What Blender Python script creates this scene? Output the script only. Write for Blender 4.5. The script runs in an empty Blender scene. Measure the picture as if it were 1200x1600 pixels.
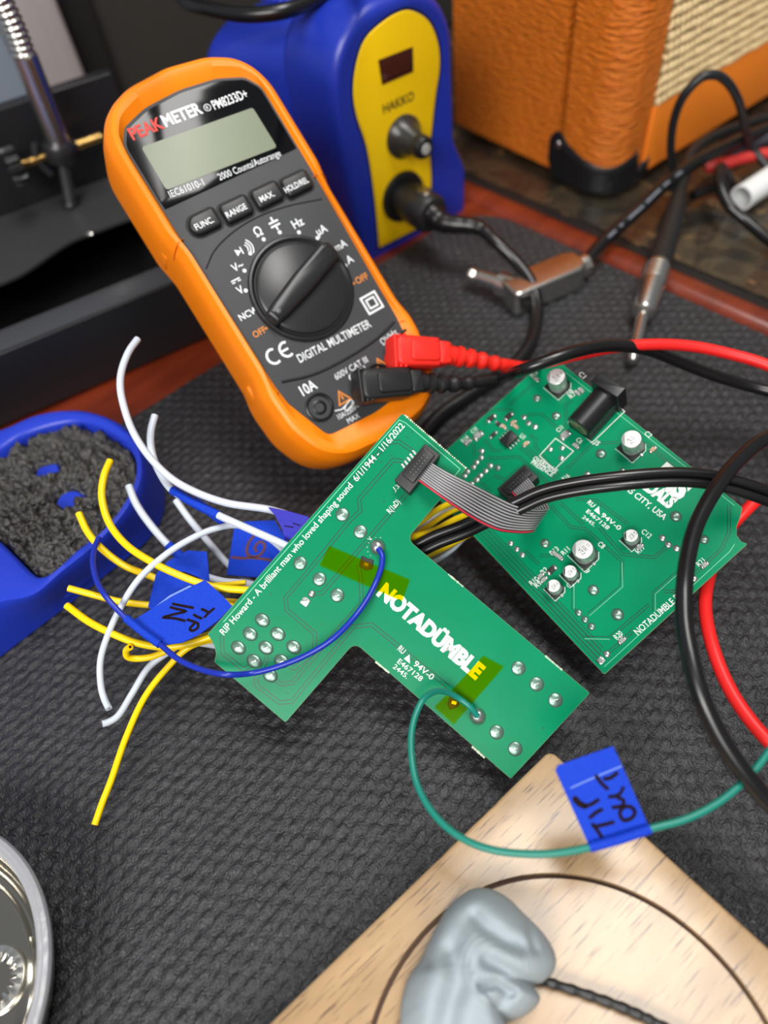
import bpy, bmesh, math, random
import numpy as np
from mathutils import Matrix, Vector

random.seed(7)
scene = bpy.context.scene
col = scene.collection

# ------------------------------------------------------------------ camera
# millimetres are used throughout and turned into metres (S) when meshes are made.
S = 0.001
FPX = 1156.0                                    # focal length in pixels of the 1200x1600 frame
CAM_H = 290.0                                   # camera height above the mat
_d = np.array([135.0, 850.0, FPX]); _d /= np.linalg.norm(_d)
_f = np.array([0.0, 0.0, 1.0])
_Yc = _f - _d * (_f @ _d); _Yc /= np.linalg.norm(_Yc)
_Zc = -_d
_Xc = np.cross(_Yc, _Zc)
RW = np.array([_Xc, _Yc, _Zc])                  # camera axes (right, down, forward) -> world
CP = np.array([0.0, 0.0, CAM_H])

cam = bpy.data.cameras.new('camera')
cam_ob = bpy.data.objects.new('camera', cam)
col.objects.link(cam_ob)
cam.sensor_fit = 'VERTICAL'
cam.sensor_height = 36.0
cam.lens = 36.0 * FPX / 1600.0
cam.clip_start = 0.01
cam.clip_end = 20
cam.dof.use_dof = True
cam.dof.focus_distance = 0.285
cam.dof.aperture_fstop = 4.9
_m = Matrix.Identity(4)
for r in range(3):
    _m[r][0] = RW[r][0]; _m[r][1] = -RW[r][1]; _m[r][2] = -RW[r][2]; _m[r][3] = CP[r] * S
cam_ob.matrix_world = _m
scene.camera = cam_ob

# ------------------------------------------------------------------ light
world = bpy.data.worlds.new('room_light'); scene.world = world
world.use_nodes = True
_bg = world.node_tree.nodes['Background']
_bg.inputs[0].default_value = (0.93, 0.96, 1.0, 1)
_bg.inputs[1].default_value = 0.26

def area(name, loc, target, sx, sy, power, color=(1, 1, 1)):
    l = bpy.data.lights.new(name, 'AREA'); l.shape = 'RECTANGLE'
    l.size = sx; l.size_y = sy; l.energy = power; l.color = color
    o = bpy.data.objects.new(name, l); col.objects.link(o)
    o.location = loc
    o.rotation_euler = (Vector(target) - Vector(loc)).to_track_quat('-Z', 'Y').to_euler()
    return o
area('ceiling_light', (0.33, 0.27, 1.55), (0.08, 0.22, 0), 0.9, 0.40, 25.0, (1.0, 0.975, 0.94))
area('ceiling_light_front', (-0.62, -1.15, 1.38), (0.1, 0.45, 0.05), 1.2, 0.7, 54.0, (1.0, 0.97, 0.93))

scene.view_settings.view_transform = 'Standard'
scene.view_settings.look = 'None'
scene.view_settings.gamma = 1.0
scene.view_settings.exposure = -0.42
scene.view_settings.use_curve_mapping = False

# ------------------------------------------------------------------ frames
def nrm(v):
    v = np.asarray(v, float)
    return v / np.linalg.norm(v)
def ray(x, y):
    return RW @ np.array([x - 600.0, y - 800.0, FPX]) / FPX
def at(x, y, z=0.0):
    r = ray(x, y)
    return CP + r * ((z - CAM_H) / r[2])
def dep(p):
    return float((RW.T @ (np.asarray(p, float) - CP))[2])
def pxmm(p):
    """millimetres that one pixel covers at the distance of point p"""
    return dep(p) / FPX

class Fr:
    def __init__(s, O, ex=(1, 0, 0), ey=(0, 1, 0)):
        s.O = np.array(O, float); s.ex = nrm(ex)
        ey = np.asarray(ey, float); ey = ey - s.ex * (ey @ s.ex)
        s.ey = nrm(ey); s.ez = np.cross(s.ex, s.ey)
    def w(s, u, v, h=0.0):
        return s.O + s.ex * u + s.ey * v + s.ez * h
    def tol(s, P):
        q = np.atleast_2d(np.asarray(P, float)) - s.O
        return np.stack([q @ s.ex, q @ s.ey, q @ s.ez], 1)
    def pt(s, x, y, h=0.0):
        r = ray(x, y); P = s.O + s.ez * h
        return CP + r * (((P - CP) @ s.ez) / (r @ s.ez))
    def loc(s, x, y, h=0.0):
        q = s.pt(x, y, h) - s.O
        return (float(q @ s.ex), float(q @ s.ey))
    def locs(s, pts, h=0.0):
        return [s.loc(x, y, h) for x, y in pts]
    def mat(s):
        m = Matrix.Identity(4)
        for r in range(3):
            m[r][0] = s.ex[r]; m[r][1] = s.ey[r]; m[r][2] = s.ez[r]; m[r][3] = s.O[r] * S
        return m
def base(p):
    return Fr(p)
def plane3(a, b, c):
    """frame through three (px, py, z) points, facing the camera side"""
    A, B, Cc = at(*a), at(*b), at(*c)
    f = Fr(A, B - A, Cc - A)
    if f.ez @ (CP - A) < 0:
        f = Fr(A, B - A, A - Cc)
    return f
def tilted(P, a, b, exdir):
    n = nrm([-a, -b, 1.0])
    ex = np.asarray(exdir, float); ex = nrm(ex - n * (ex @ n))
    return Fr(P, ex, np.cross(n, ex))
def upright(P, deg, tilt=90.0):
    """frame whose x runs horizontally at deg, y climbs at tilt, z looks out of the face"""
    a = math.radians(deg); t = math.radians(tilt)
    h = np.array([math.cos(a), math.sin(a), 0]); p = np.array([-h[1], h[0], 0])
    return Fr(P, h, math.cos(t) * p + math.sin(t) * np.array([0, 0, 1.0]))

# ------------------------------------------------------------------ materials
def lin(c):
    out = []
    for v in c[:3]:
        v = v / 255.0
        out.append(v / 12.92 if v <= 0.04045 else ((v + 0.055) / 1.055) ** 2.4)
    return (*out, 1.0)
MATS = {}
def pm(name, rgb, rough=0.5, metal=0.0, spec=0.5, coat=0.0, bump=None, var=None, emit=None, trans=0.0, stretch=None):
    """principled material; bump=(scale per metre, strength), var=(scale, second rgb, contrast)"""
    if name in MATS: return MATS[name]
    m = bpy.data.materials.new(name); m.use_nodes = True
    nt = m.node_tree; b = nt.nodes['Principled BSDF']
    b.inputs['Base Color'].default_value = lin(rgb)
    b.inputs['Roughness'].default_value = rough
    b.inputs['Metallic'].default_value = metal
    b.inputs['Specular IOR Level'].default_value = spec
    b.inputs['Coat Weight'].default_value = coat
    b.inputs['Coat Roughness'].default_value = 0.12
    b.inputs['Transmission Weight'].default_value = trans
    tc = None
    def coords():
        nonlocal tc
        if tc is None:
            t = nt.nodes.new('ShaderNodeTexCoord'); tc = t.outputs['Object']
            if stretch:
                mp = nt.nodes.new('ShaderNodeMapping'); mp.inputs['Scale'].default_value = stretch
                nt.links.new(tc, mp.inputs['Vector']); tc = mp.outputs['Vector']
        return tc
    if var:
        n = nt.nodes.new('ShaderNodeTexNoise'); n.inputs['Scale'].default_value = var[0]; n.inputs['Detail'].default_value = 5
        nt.links.new(coords(), n.inputs['Vector'])
        r = nt.nodes.new('ShaderNodeValToRGB')
        w = var[2] if len(var) > 2 else 0.2
        r.color_ramp.elements[0].position = 0.5 - w; r.color_ramp.elements[1].position = 0.5 + w
        r.color_ramp.elements[0].color = lin(rgb); r.color_ramp.elements[1].color = lin(var[1])
        nt.links.new(n.outputs['Fac'], r.inputs['Fac']); nt.links.new(r.outputs['Color'], b.inputs['Base Color'])
    if bump:
        n = nt.nodes.new('ShaderNodeTexNoise'); n.inputs['Scale'].default_value = bump[0]; n.inputs['Detail'].default_value = 4
        nt.links.new(coords(), n.inputs['Vector'])
        bp = nt.nodes.new('ShaderNodeBump'); bp.inputs['Strength'].default_value = bump[1]
        bp.inputs['Distance'].default_value = bump[2] if len(bump) > 2 else 0.0005
        nt.links.new(n.outputs['Fac'], bp.inputs['Height']); nt.links.new(bp.outputs['Normal'], b.inputs['Normal'])
    if emit:
        b.inputs['Emission Color'].default_value = lin(emit[0]); b.inputs['Emission Strength'].default_value = emit[1]
    MATS[name] = m
    return m

M_black = pm('black_plastic', (22, 23, 25), 0.38)
M_rubber = pm('black_rubber', (20, 20, 22), 0.42, spec=0.5)
M_cable = pm('black_cable', (16, 16, 18), 0.30, spec=0.6)
M_red = pm('red_silicone', (232, 34, 32), 0.42, spec=0.45)
M_redp = pm('red_plug_plastic', (236, 38, 26), 0.48)
M_yel = pm('yellow_wire', (250, 212, 0), 0.32)
M_wht = pm('white_wire', (204, 213, 226), 0.38)
M_blu = pm('blue_wire', (22, 46, 165), 0.33)
M_grn = pm('green_wire', (22, 128, 112), 0.33)
M_tape = pm('blue_masking_tape', (10, 50, 180), 0.6, spec=0.2, bump=(2600, 0.6, 0.0003), var=(1500, (22, 70, 202), 0.3))
M_tapeb = pm('tape_adhesive_side', (120, 150, 215), 0.5)
M_ink = pm('marker_ink', (24, 8, 12), 0.7, spec=0.15)
M_inkc = pm('copper_marker_ink', (118, 66, 58), 0.5, var=(4000, (60, 40, 70), 0.2))
M_pcb = pm('green_solder_mask', (0, 126, 84), 0.28, spec=0.16, var=(60, (2, 134, 92), 0.3), bump=(900, 0.05, 0.0002))
M_pcbe = pm('board_edge_fibreglass', (120, 150, 110), 0.6)
M_trace = pm('trace_gap', (0, 48, 34), 0.4)
M_tracel = pm('trace_edge_light', (120, 205, 165), 0.4)
M_silk = pm('white_silkscreen', (222, 228, 222), 0.6)
M_sold = pm('solder', (176, 184, 180), 0.3, metal=0.9, bump=(700, 0.35, 0.0006))
M_soldg = pm('fluxed_solder', (112, 142, 128), 0.32, metal=0.7, bump=(300, 0.35, 0.0008))
M_alu = pm('brushed_aluminium', (205, 208, 206), 0.32, metal=0.75)
M_aluw = pm('capacitor_top', (222, 224, 222), 0.4, metal=0.25)
M_steel = pm('polished_steel', (212, 210, 204), 0.26, metal=1.0)
M_brass = pm('brass', (196, 160, 96), 0.25, metal=1.0)
M_cop = pm('copper', (190, 110, 70), 0.3, metal=1.0)
M_white = pm('white_print', (232, 236, 238), 0.5)
M_redprint = pm('red_print', (222, 62, 52), 0.5)
M_orprint = pm('orange_print', (222, 132, 40), 0.5)
M_blackprint = pm('black_print', (28, 28, 26), 0.5)

# ------------------------------------------------------------------ geometry
class G:
    def __init__(s): s.v = []; s.f = []
    def add(s, v, f):
        n = len(s.v); s.v.extend([tuple(map(float, p)) for p in v]); s.f.extend([tuple(i + n for i in q) for q in f]); return s
    def merge(s, g): return s.add(g.v, g.f)

def mk(name, g, mat, parent=None, fr=None, space='l', smooth=35):
    """one mesh object; with a parent the vertices are in the parent thing's frame fr"""
    v = np.array(g.v, float).reshape(-1, 3)
    if space == 'w' and fr is not None: v = fr.tol(v)
    me = bpy.data.meshes.new(name)
    me.from_pydata((v * S).tolist(), [], g.f)
    me.materials.append(mat)
    if smooth:
        me.polygons.foreach_set('use_smooth', [True] * len(me.polygons))
        me.update()
        me.set_sharp_from_angle(angle=math.radians(smooth))
    me.update()
    o = bpy.data.objects.new(name, me); col.objects.link(o)
    if parent is not None: o.parent = parent
    elif fr is not None: o.matrix_world = fr.mat()
    return o
def root(name, fr, label, cat, group=None):
    o = bpy.data.objects.new(name, None); col.objects.link(o)
    o.empty_display_size = 0.01
    o.matrix_world = fr.mat()
    return tag(o, label, cat, group)
def tag(o, label, cat, group=None, kind=None):
    if label: o['label'] = label
    if cat: o['category'] = cat
    if group: o['group'] = group
    if kind: o['kind'] = kind
    return o
def np_mesh(name, verts, quads, mat, smooth=True):
    me = bpy.data.meshes.new(name)
    nv, nq = len(verts), len(quads)
    me.vertices.add(nv); me.vertices.foreach_set('co', np.asarray(verts, np.float32).ravel())
    me.loops.add(nq * 4); me.loops.foreach_set('vertex_index', np.asarray(quads, np.int32).ravel())
    me.polygons.add(nq)
    me.polygons.foreach_set('loop_start', np.arange(0, nq * 4, 4, dtype=np.int32))
    if smooth: me.polygons.foreach_set('use_smooth', np.ones(nq, bool))
    me.update(calc_edges=True); me.validate()
    me.materials.append(mat)
    return me

def cr(pts, k=10):
    """smooth curve through points"""
    P = np.asarray(pts, float)
    if len(P) == 2:
        t = np.linspace(0, 1, k + 1)[:, None]; return P[0] * (1 - t) + P[1] * t
    P = np.vstack([2 * P[0] - P[1], P, 2 * P[-1] - P[-2]])
    out = []
    for i in range(1, len(P) - 2):
        p0, p1, p2, p3 = P[i - 1:i + 3]
        d = lambda a, b: max(np.linalg.norm(b - a), 1e-6) ** 0.5
        t0 = 0; t1 = t0 + d(p0, p1); t2 = t1 + d(p1, p2); t3 = t2 + d(p2, p3)
        for t in np.linspace(t1, t2, k, endpoint=False):
            A1 = (t1 - t) / (t1 - t0) * p0 + (t - t0) / (t1 - t0) * p1
            A2 = (t2 - t) / (t2 - t1) * p1 + (t - t1) / (t2 - t1) * p2
            A3 = (t3 - t) / (t3 - t2) * p2 + (t - t2) / (t3 - t2) * p3
            B1 = (t2 - t) / (t2 - t0) * A1 + (t - t0) / (t2 - t0) * A2
            B2 = (t3 - t) / (t3 - t1) * A2 + (t - t1) / (t3 - t1) * A3
            out.append((t2 - t) / (t2 - t1) * B1 + (t - t1) / (t2 - t1) * B2)
    out.append(P[-2])
    return np.array(out)
def tube(path, r, n=14, cap=True, up=None):
    P = np.asarray(path, float); m = len(P)
    r = np.full(m, r, float) if np.isscalar(r) else np.asarray(r, float)
    T = np.gradient(P, axis=0); T /= np.maximum(np.linalg.norm(T, axis=1), 1e-9)[:, None]
    a = np.array([0, 0, 1.0]) if abs(T[0][2]) < 0.9 else np.array([1.0, 0, 0])
    N = nrm(np.cross(T[0], a)); g = G(); vs = []
    for i in range(m):
        N = N - T[i] * (N @ T[i]); N = nrm(N); B = np.cross(T[i], N)
        for k in range(n):
            q = 2 * math.pi * k / n
            vs.append(P[i] + r[i] * (math.cos(q) * N + math.sin(q) * B))
    fs = []
    for i in range(m - 1):
        for k in range(n):
            k2 = (k + 1) % n
            fs.append((i * n + k, i * n + k2, (i + 1) * n + k2, (i + 1) * n + k))
    if cap:
        fs.append(tuple(reversed(range(n)))); fs.append(tuple((m - 1) * n + k for k in range(n)))
    return g.add(vs, fs)
def area2(p):
    return 0.5 * sum(p[i][0] * p[(i + 1) % len(p)][1] - p[(i + 1) % len(p)][0] * p[i][1] for i in range(len(p)))
def ccw(p):
    p = [tuple(q) for q in p]
    return p if area2(p) > 0 else p[::-1]
def inset(p, d):
    """move a ccw outline inwards by d"""
    n = len(p); out = []
    for i in range(n):
        a, b, c = np.array(p[i - 1]), np.array(p[i]), np.array(p[(i + 1) % n])
        e1 = b - a; e2 = c - b
        l1 = np.linalg.norm(e1); l2 = np.linalg.norm(e2)
        n1 = np.array([-e1[1], e1[0]]) / max(l1, 1e-9); n2 = np.array([-e2[1], e2[0]]) / max(l2, 1e-9)
        m = n1 + n2; k = 1 + n1 @ n2
        out.append(tuple(b + m / max(k, 0.35) * d))
    return out
def rpoly(pts, rad, seg=5):
    """fillet the corners of an outline"""
    n = len(pts); out = []
    rad = [rad] * n if np.isscalar(rad) else rad
    for i in range(n):
        a, b, c = np.array(pts[i - 1], float), np.array(pts[i], float), np.array(pts[(i + 1) % n], float)
        r = rad[i]
        if r <= 0: out.append(tuple(b)); continue
        u = nrm(a - b); w = nrm(c - b)
        ang = math.acos(max(-1, min(1, u @ w)))
        if ang > 3.1: out.append(tuple(b)); continue
        t = min(r / math.tan(ang / 2), 0.49 * np.linalg.norm(a - b), 0.49 * np.linalg.norm(c - b))
        rr = t * math.tan(ang / 2); cc = b + nrm(u + w) * rr / math.sin(ang / 2)
        q0 = b + u * t - cc; q1 = b + w * t - cc
        om = math.pi - ang
        for k in range(seg + 1):
            s = k / seg
            out.append(tuple(cc + (math.sin((1 - s) * om) * q0 + math.sin(s * om) * q1) / math.sin(om)))
    return out
def loft(rings, cap0=True, cap1=True):
    n = len(rings[0]); g = G(); vs = [q for r in rings for q in r]; fs = []
    for i in range(len(rings) - 1):
        for k in range(n):
            k2 = (k + 1) % n
            fs.append((i * n + k, i * n + k2, (i + 1) * n + k2, (i + 1) * n + k))
    if cap0: fs.append(tuple(reversed(range(n))))
    if cap1: fs.append(tuple((len(rings) - 1) * n + k for k in range(n)))
    return g.add(vs, fs)
def prism(poly, z0, z1, bev=0.0, seg=3, bot=0.0):
    p = ccw(poly); rings = []
    if bot > 0:
        for k in range(seg):
            a = math.pi / 2 * k / seg
            rings.append([(x, y, z0 + bot * (1 - math.sin(a))) for x, y in inset(p, bot * (1 - math.cos(a)))][:])
        rings = [[(x, y, z0 + bot * (1 - math.cos(math.pi / 2 * k / seg))) for x, y in inset(p, bot * (1 - math.sin(math.pi / 2 * k / seg)))] for k in range(seg)]
        rings.append([(x, y, z0 + bot) for x, y in p])
    else:
        rings.append([(x, y, z0) for x, y in p])
    if bev > 0:
        rings.append([(x, y, z1 - bev) for x, y in p])
        for k in range(1, seg + 1):
            a = math.pi / 2 * k / seg
            rings.append([(x, y, z1 - bev + bev * math.sin(a)) for x, y in inset(p, bev * (1 - math.cos(a)))])
    else:
        rings.append([(x, y, z1) for x, y in p])
    return loft(rings)
def rect(cx, cy, w, h, ang=0.0, r=0.0, seg=3):
    c, s = math.cos(ang), math.sin(ang)
    p = [(cx + c * a - s * b, cy + s * a + c * b) for a, b in ((-w / 2, -h / 2), (w / 2, -h / 2), (w / 2, h / 2), (-w / 2, h / 2))]
    return rpoly(p, r, seg) if r else p
def circ(cx, cy, r, n=32, ry=None, ang=0.0):
    ry = r if ry is None else ry; c, s = math.cos(ang), math.sin(ang)
    return [(cx + c * r * math.cos(t) - s * ry * math.sin(t), cy + s * r * math.cos(t) + c * ry * math.sin(t)) for t in (2 * math.pi * k / n for k in range(n))]
def lathe(prof, n=32, c=(0, 0, 0), ax=(0, 0, 1), caps=True):
    ax = nrm(ax); a = np.array([1.0, 0, 0]) if abs(ax[0]) < 0.8 else np.array([0, 1.0, 0])
    e1 = nrm(np.cross(ax, a)); e2 = np.cross(ax, e1); c = np.array(c, float)
    rings = [[tuple(c + ax * z + r * (math.cos(t) * e1 + math.sin(t) * e2)) for t in (2 * math.pi * k / n for k in range(n))] for r, z in prof]
    return loft(rings, caps, caps)
def dome(cx, cy, rx, ry, ang, h, z0=0.0, n=20, m=5, rim=0.25):
    rings = []
    for k in range(m + 1):
        a = math.pi / 2 * k / m
        s = max(math.cos(a), 0.03)
        rings.append([(x, y, z0 + h * math.sin(a)) for x, y in circ(cx, cy, rx * s, n, ry * s, ang)])
    rings = [[(x, y, z0 - 0.3) for x, y in circ(cx, cy, rx, n, ry, ang)]] + rings
    return loft(rings)
def strip(pl, w, h, closed=False):
    """flat line of width w lying at height h"""
    P = [np.array(p, float) for p in pl]; n = len(P); L = []; R = []
    for i in range(n):
        a = P[i - 1] if (i > 0 or closed) else None
        b = P[(i + 1) % n] if (i < n - 1 or closed) else None
        d1 = nrm(P[i] - a) if a is not None else nrm(b - P[i])
        d2 = nrm(b - P[i]) if b is not None else d1
        n1 = np.array([-d1[1], d1[0]]); n2 = np.array([-d2[1], d2[0]])
        m = (n1 + n2) / max(1 + n1 @ n2, 0.3)
        L.append(P[i] + m * w / 2); R.append(P[i] - m * w / 2)
    vs = [(p[0], p[1], h) for p in R] + [(p[0], p[1], h) for p in L]
    fs = [(i, (i + 1) % n, n + (i + 1) % n, n + i) for i in range(n if closed else n - 1)]
    return G().add(vs, fs)
def offline(pl, d):
    P = [np.array(p, float) for p in pl]; out = []
    for i in range(len(P)):
        d1 = nrm(P[i] - P[i - 1]) if i > 0 else nrm(P[1] - P[0])
        d2 = nrm(P[i + 1] - P[i]) if i < len(P) - 1 else d1
        n1 = np.array([-d1[1], d1[0]]); n2 = np.array([-d2[1], d2[0]])
        out.append(P[i] + (n1 + n2) / max(1 + n1 @ n2, 0.3) * d)
    return out
def stroke(pl, w, h, k=5):
    """a pen stroke with round ends"""
    P = cr([(p[0], p[1], 0) for p in pl], k)[:, :2]
    g = strip(P, w, h)
    g.add([(x, y, h + 0.003) for x, y in circ(P[0][0], P[0][1], w / 2, 10)], [tuple(range(10))])
    g.add([(x, y, h + 0.003) for x, y in circ(P[-1][0], P[-1][1], w / 2, 10)], [tuple(range(10))])
    return g

_tc = {}
def glyphs(body, bold=0.0, shear=0.0, space=1.0):
    key = (body, bold, shear, space)
    if key in _tc: return _tc[key]
    cu = bpy.data.curves.new('lettering', 'FONT'); cu.body = body
    cu.offset = bold; cu.shear = shear; cu.space_character = space; cu.resolution_u = 3
    ob = bpy.data.objects.new('lettering', cu); col.objects.link(ob)
    bpy.context.view_layer.update()
    me = bpy.data.meshes.new_from_object(ob.evaluated_get(bpy.context.evaluated_depsgraph_get()))
    v = np.array([tuple(q.co)[:2] for q in me.vertices]); f = [tuple(p.vertices) for p in me.polygons]
    bpy.data.objects.remove(ob); bpy.data.curves.remove(cu); bpy.data.meshes.remove(me)
    _tc[key] = (v, f)
    return v, f
_Hv, _ = glyphs('H')
CAPH = _Hv[:, 1].max() - _Hv[:, 1].min()
def text2(body, p0, p1, height, h=0.06, bold=0.0, shear=0.0, space=1.0):
    """lettering from p0 to p1 along the base line with the given capital height"""
    v, f = glyphs(body, bold, shear, space)
    p0 = np.array(p0, float); p1 = np.array(p1, float); d = nrm(p1 - p0); n = np.array([-d[1], d[0]])
    x0, x1 = v[:, 0].min(), v[:, 0].max(); sx = np.linalg.norm(p1 - p0) / (x1 - x0); sy = height / CAPH
    q = p0 + np.outer((v[:, 0] - x0) * sx, d) + np.outer(v[:, 1] * sy, n)
    return G().add([(a, b, h) for a, b in q], f)
def textc(body, c, height, ang=0.0, h=0.06, bold=0.0, xs=1.0):
    v, f = glyphs(body, bold); sy = height / CAPH; w = (v[:, 0].max() - v[:, 0].min()) * sy * xs
    d = np.array([math.cos(ang), math.sin(ang)]); n = np.array([-d[1], d[0]])
    p0 = np.array(c) - d * w / 2 - n * height / 2
    return text2(body, p0, p0 + d * w, height, h, bold)
# ================================================================== room and table
ANG = 30.0
_h = np.array([math.cos(math.radians(ANG)), math.sin(math.radians(ANG)), 0]); _p = np.array([-_h[1], _h[0], 0])
P_ST = at(588, 402, -3)
# back wall behind everything, with a pale post and a blue-grey panel at the left
F_W = upright(P_ST + _p * 235, ANG)
M_wall = pm('dark_olive_wall', (46, 44, 38), 0.8, var=(6, (38, 36, 32), 0.3))
M_blackw = pm('black_cloth', (16, 14, 14), 0.9)
M_pale = pm('pale_board', (178, 172, 170), 0.7, var=(30, (160, 152, 152), 0.3), stretch=(3, 0.2, 1))
M_bgrey = pm('blue_grey_panel', (126, 136, 150), 0.7)
o = mk('wall_back', prism([(-900, 3.7), (1000, 3.7), (1000, 700), (-900, 700)], -30, 0), M_wall, fr=F_W); o['kind'] = 'structure'
tx = F_W.loc(80, 0)[0]; tx2 = F_W.loc(24, 100)[0]; tx3 = F_W.loc(160, 60)[0]
o = mk('trim_1', prism([(tx2, 3.7), (tx, 3.7), (tx, 690), (tx2, 690)], 0, 14, 3), M_pale, fr=F_W); o['kind'] = 'structure'
o = mk('wall_left', prism([(-800, 3.7), (tx2 - 1, 3.7), (tx2 - 1, 690), (-800, 690)], 0, 6), M_bgrey, fr=F_W); o['kind'] = 'structure'
o = mk('trim_2', prism([(tx + 1, 3.7), (tx3, 3.7), (tx3, 690), (tx + 1, 690)], 0, 5, 2), M_blackw, fr=F_W); o['kind'] = 'structure'

def wood_mat(name, c1, c2, dark, rough, scale, coat=0.0, pores=0.0):
    m = bpy.data.materials.new(name); m.use_nodes = True; nt = m.node_tree; b = nt.nodes['Principled BSDF']
    tc = nt.nodes.new('ShaderNodeTexCoord'); mp = nt.nodes.new('ShaderNodeMapping'); mp.inputs['Scale'].default_value = scale
    nt.links.new(tc.outputs['Object'], mp.inputs['Vector'])
    n = nt.nodes.new('ShaderNodeTexNoise'); n.inputs['Scale'].default_value = 60; n.inputs['Detail'].default_value = 6; n.inputs['Distortion'].default_value = 0.4
    nt.links.new(mp.outputs['Vector'], n.inputs['Vector'])
    r = nt.nodes.new('ShaderNodeValToRGB'); e = r.color_ramp.elements
    e[0].position = 0.3; e[0].color = lin(c1); e[1].position = 0.7; e[1].color = lin(c2)
    nt.links.new(n.outputs['Fac'], r.inputs['Fac']); out = r.outputs['Color']
    if pores:
        mp2 = nt.nodes.new('ShaderNodeMapping'); mp2.inputs['Scale'].default_value = (75, 1700, 300)
        nt.links.new(tc.outputs['Object'], mp2.inputs['Vector'])
        n2 = nt.nodes.new('ShaderNodeTexNoise'); n2.inputs['Scale'].default_value = 1.0; n2.inputs['Detail'].default_value = 2
        nt.links.new(mp2.outputs['Vector'], n2.inputs['Vector'])
        r2 = nt.nodes.new('ShaderNodeValToRGB'); e2 = r2.color_ramp.elements
        e2[0].position = 0.60; e2[0].color = (0, 0, 0, 1); e2[1].position = 0.67; e2[1].color = (pores, pores, pores, 1)
        nt.links.new(n2.outputs['Fac'], r2.inputs['Fac'])
        mx = nt.nodes.new('ShaderNodeMix'); mx.data_type = 'RGBA'
        nt.links.new(r2.outputs['Color'], mx.inputs[0]); nt.links.new(out, mx.inputs[6]); mx.inputs[7].default_value = lin(dark)
        out = mx.outputs[2]
    nt.links.new(out, b.inputs['Base Color'])
    b.inputs['Roughness'].default_value = rough; b.inputs['Coat Weight'].default_value = coat; b.inputs['Coat Roughness'].default_value = 0.2
    bp = nt.nodes.new('ShaderNodeBump'); bp.inputs['Strength'].default_value = 0.15; bp.inputs['Distance'].default_value = 0.0004
    nt.links.new(n.outputs['Fac'], bp.inputs['Height']); nt.links.new(bp.outputs['Normal'], b.inputs['Normal'])
    return m
M_mahog = wood_mat('mahogany', (92, 32, 16), (124, 48, 24), (60, 20, 10), 0.32, (1.2, 0.25, 1), coat=0.3)

# table: mahogany boards, a rounded edge trim, a dark channel and a glass inlay
LA, LB = at(733, 287, -3), at(1200, 487, -3)
ld = nrm(LB - LA); ln = np.array([-ld[1], ld[0], 0])
if ln @ np.array([1, 1, 0]) < 0: ln = -ln
F_T = Fr(LA, ld, ln)                     # x along the trim, y away from the mat
tb = root('work_table', F_T, 'red-brown mahogany table under the black mat, with a glass inlay at the far right', 'table')
mk('table_board', prism([(-700, -900), (900, -900), (900, -4), (-700, -4)], -28, 0), M_mahog, tb)
prof = [(-17, -2), (-17, 0.5), (-15, 2.4), (-11, 3.4), (-6, 3.6), (-2, 2.6), (0, 0.4), (0, -4)]
mk('edge_trim', loft([[(x, y, z) for y, z in prof] for x in np.linspace(-700, 900, 30)]), M_mahog, tb)
mk('channel', prism([(-700, 0), (900, 0), (900, 12), (-700, 12)], -20, -2.2), pm('dark_channel', (36, 35, 36), 0.4, metal=0.3), tb)
def camo():
    m = bpy.data.materials.new('mottled_glass_inlay'); m.use_nodes = True; nt = m.node_tree; b = nt.nodes['Principled BSDF']  # mottled dark brown, green and tan noise under a glossy coat
    tc = nt.nodes.new('ShaderNodeTexCoord')
    n = nt.nodes.new('ShaderNodeTexNoise'); n.inputs['Scale'].default_value = 22; n.inputs['Detail'].default_value = 5; n.inputs['Distortion'].default_value = 1.6
    nt.links.new(tc.outputs['Object'], n.inputs['Vector'])
    r = nt.nodes.new('ShaderNodeValToRGB'); cr_ = r.color_ramp; cr_.interpolation = 'LINEAR'
    cols = [(0.30, (14, 12, 10)), (0.44, (34, 30, 22)), (0.52, (62, 52, 36)), (0.57, (30, 26, 20)), (0.63, (120, 92, 60)), (0.70, (60, 66, 44)), (0.78, (150, 140, 110))]
    while len(cr_.elements) < len(cols): cr_.elements.new(0.5)
    for e, (p, c) in zip(cr_.elements, cols): e.position = p; e.color = lin(c)
    nt.links.new(n.outputs['Fac'], r.inputs['Fac']); nt.links.new(r.outputs['Color'], b.inputs['Base Color'])
    b.inputs['Roughness'].default_value = 0.5; b.inputs['Coat Weight'].default_value = 1.0; b.inputs['Coat Roughness'].default_value = 0.03
    return m
mk('glass_inlay', prism([(-700, 12), (900, 12), (900, 560), (-700, 560)], -20, -0.9), camo(), tb)

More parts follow.
